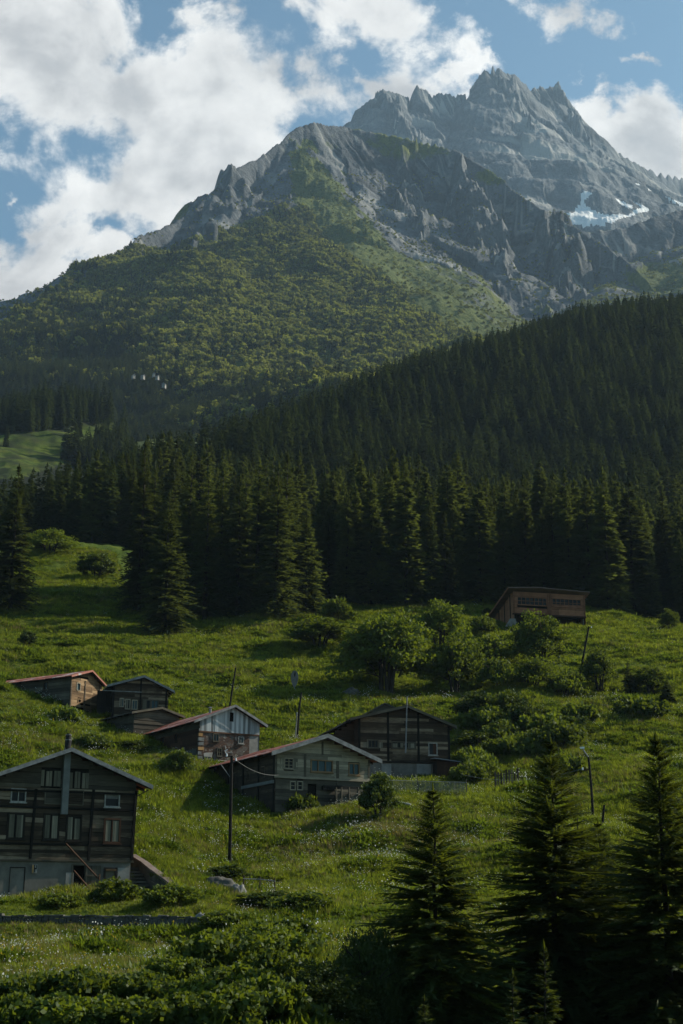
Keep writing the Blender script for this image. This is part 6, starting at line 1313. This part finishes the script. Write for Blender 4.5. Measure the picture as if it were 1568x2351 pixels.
def build_meadow():
    P, X, Y, r, px, py, g = meadow(); n = len(P)
    tall = fbm(X / 6, Y / 4, 3, 81); patch = fbm(X / 16, Y / 11, 3, 83); weed = fbm(X / 4.5 + 9, Y / 3.5, 3, 85)
    leafy_low = in_poly(px, py, [(150, 2420), (330, 2230), (520, 2150), (700, 2140), (760, 2420)])
    pw = np.clip(0.22 + 0.9 * weed + 0.45 * leafy_low, 0.03, 0.95); isw = g.random(n) < pw
    dry = (~isw) & (g.random(n) < np.clip(0.05 + 0.28 * patch + 0.4 * np.exp(-((px - 800) / 300) ** 2 - ((py - 1905) / 70) ** 2) + 0.28 * in_poly(px, py, [(-50, 2125), (480, 2130), (420, 2215), (200, 2270), (-50, 2290)]), 0, 0.55))
    idx = np.where(isw, 4 + g.integers(0, 3, n), g.integers(0, 4, n)); idx[dry] = 7 + g.integers(0, 2, dry.sum())
    s = np.clip(0.85 + 0.55 * tall + g.normal(0, 0.15, n), 0.35, 1.9) * np.clip((r / 75) ** 0.30, 0.8, 1.45)
    s *= 1 - 0.45 * ((py > 2060) & (px < 470) & (r > 76) & (r < 84)); s *= np.where(leafy_low & isw, 1.25, 1.0); s *= np.where(isw, 1 + 0.7 * np.clip(weed, -0.2, 0.8), 1.0)
    T1 = [tuft_mesh('grass_tuft', 20, 0.46, 0.24, 0.75, 0.020, M['grass_blade'], 500 + k) for k in range(4)]
    T2 = [tuft_mesh('weed_clump', 30, 0.36, 0.26, 0.95, 0.036, M['weed_leaf'], 510 + k, True) for k in range(3)]
    T3 = [tuft_mesh('dry_tuft', 14, 0.55, 0.2, 0.6, 0.014, M['dry_blade'], 520 + k) for k in range(2)]
    print('tufts', n)
    scatter('meadow_grass', T1 + T2 + T3, P, g.uniform(0, 6.28, n), s, idx, g.normal(0, 0.10, (n, 2)))
    # wild flowers in drifts
    drift = fbm(X / 9 + 3, Y / 6, 3, 91); pf = np.clip(0.05 + 0.16 * drift + 0.16 * np.exp(-((px - 780) / 330) ** 2 - ((py - 1910) / 75) ** 2) + 0.02 * ((py > 2050) & (px < 480)), 0, 0.4) * np.where(r > 165, 0.15, 1.0)
    k = np.where(g.random(n) < pf * 0.5)[0]; m = len(k); yel = g.random(m) < np.where(py[k] > 2060, 0.65, 0.25)
    F = [flower_mesh('white_flower', 5, 0.5, 0.13, 0.025, M['petal_white'], 530), flower_mesh('white_umbel', 9, 0.62, 0.16, 0.028, M['petal_white'], 531), flower_mesh('yellow_flower', 5, 0.48, 0.13, 0.028, M['petal_yellow'], 532)]
    scatter('wild_flowers', F, P[k] + g.normal(0, 0.1, (m, 3)) * np.array([1, 1, 0]), g.uniform(0, 6.28, m), s[k] * 1.05, np.where(yel, 2, g.integers(0, 2, m)))
    # big leaved plants in the near corner
    q = np.where(leafy_low & (r < 75))[0]; q = q[g.random(len(q)) < 0.85]; m = len(q)
    L = [tuft_mesh('leaf_plant', 34, 0.40, 0.32, 1.0, 0.042, M['leaf_green'], 540 + i, True) for i in range(3)]
    scatter('broad_leaf_plants', L, P[q], g.uniform(0, 6.28, m), s[q] * g.uniform(0.65, 1.15, m), g.integers(0, 3, m))
build_meadow()

# ---------------------------------------------------------------- air
def build_haze():
    m, T = new_mat('mountain air'); v = T.node('ShaderNodeVolumePrincipled'); v.inputs['Color'].default_value = (0.56, 0.78, 1.0, 1); v.inputs['Density'].default_value = HAZE_DENSITY; v.inputs['Anisotropy'].default_value = 0.2
    T.l.new(v.outputs[0], T.out.inputs['Volume'])
    b = MB().box(-2000, 2000, -150, 5700, -420, 3300).build('haze', m); tag(b, kind='stuff')
HAZE_DENSITY = 0.000045
build_haze()
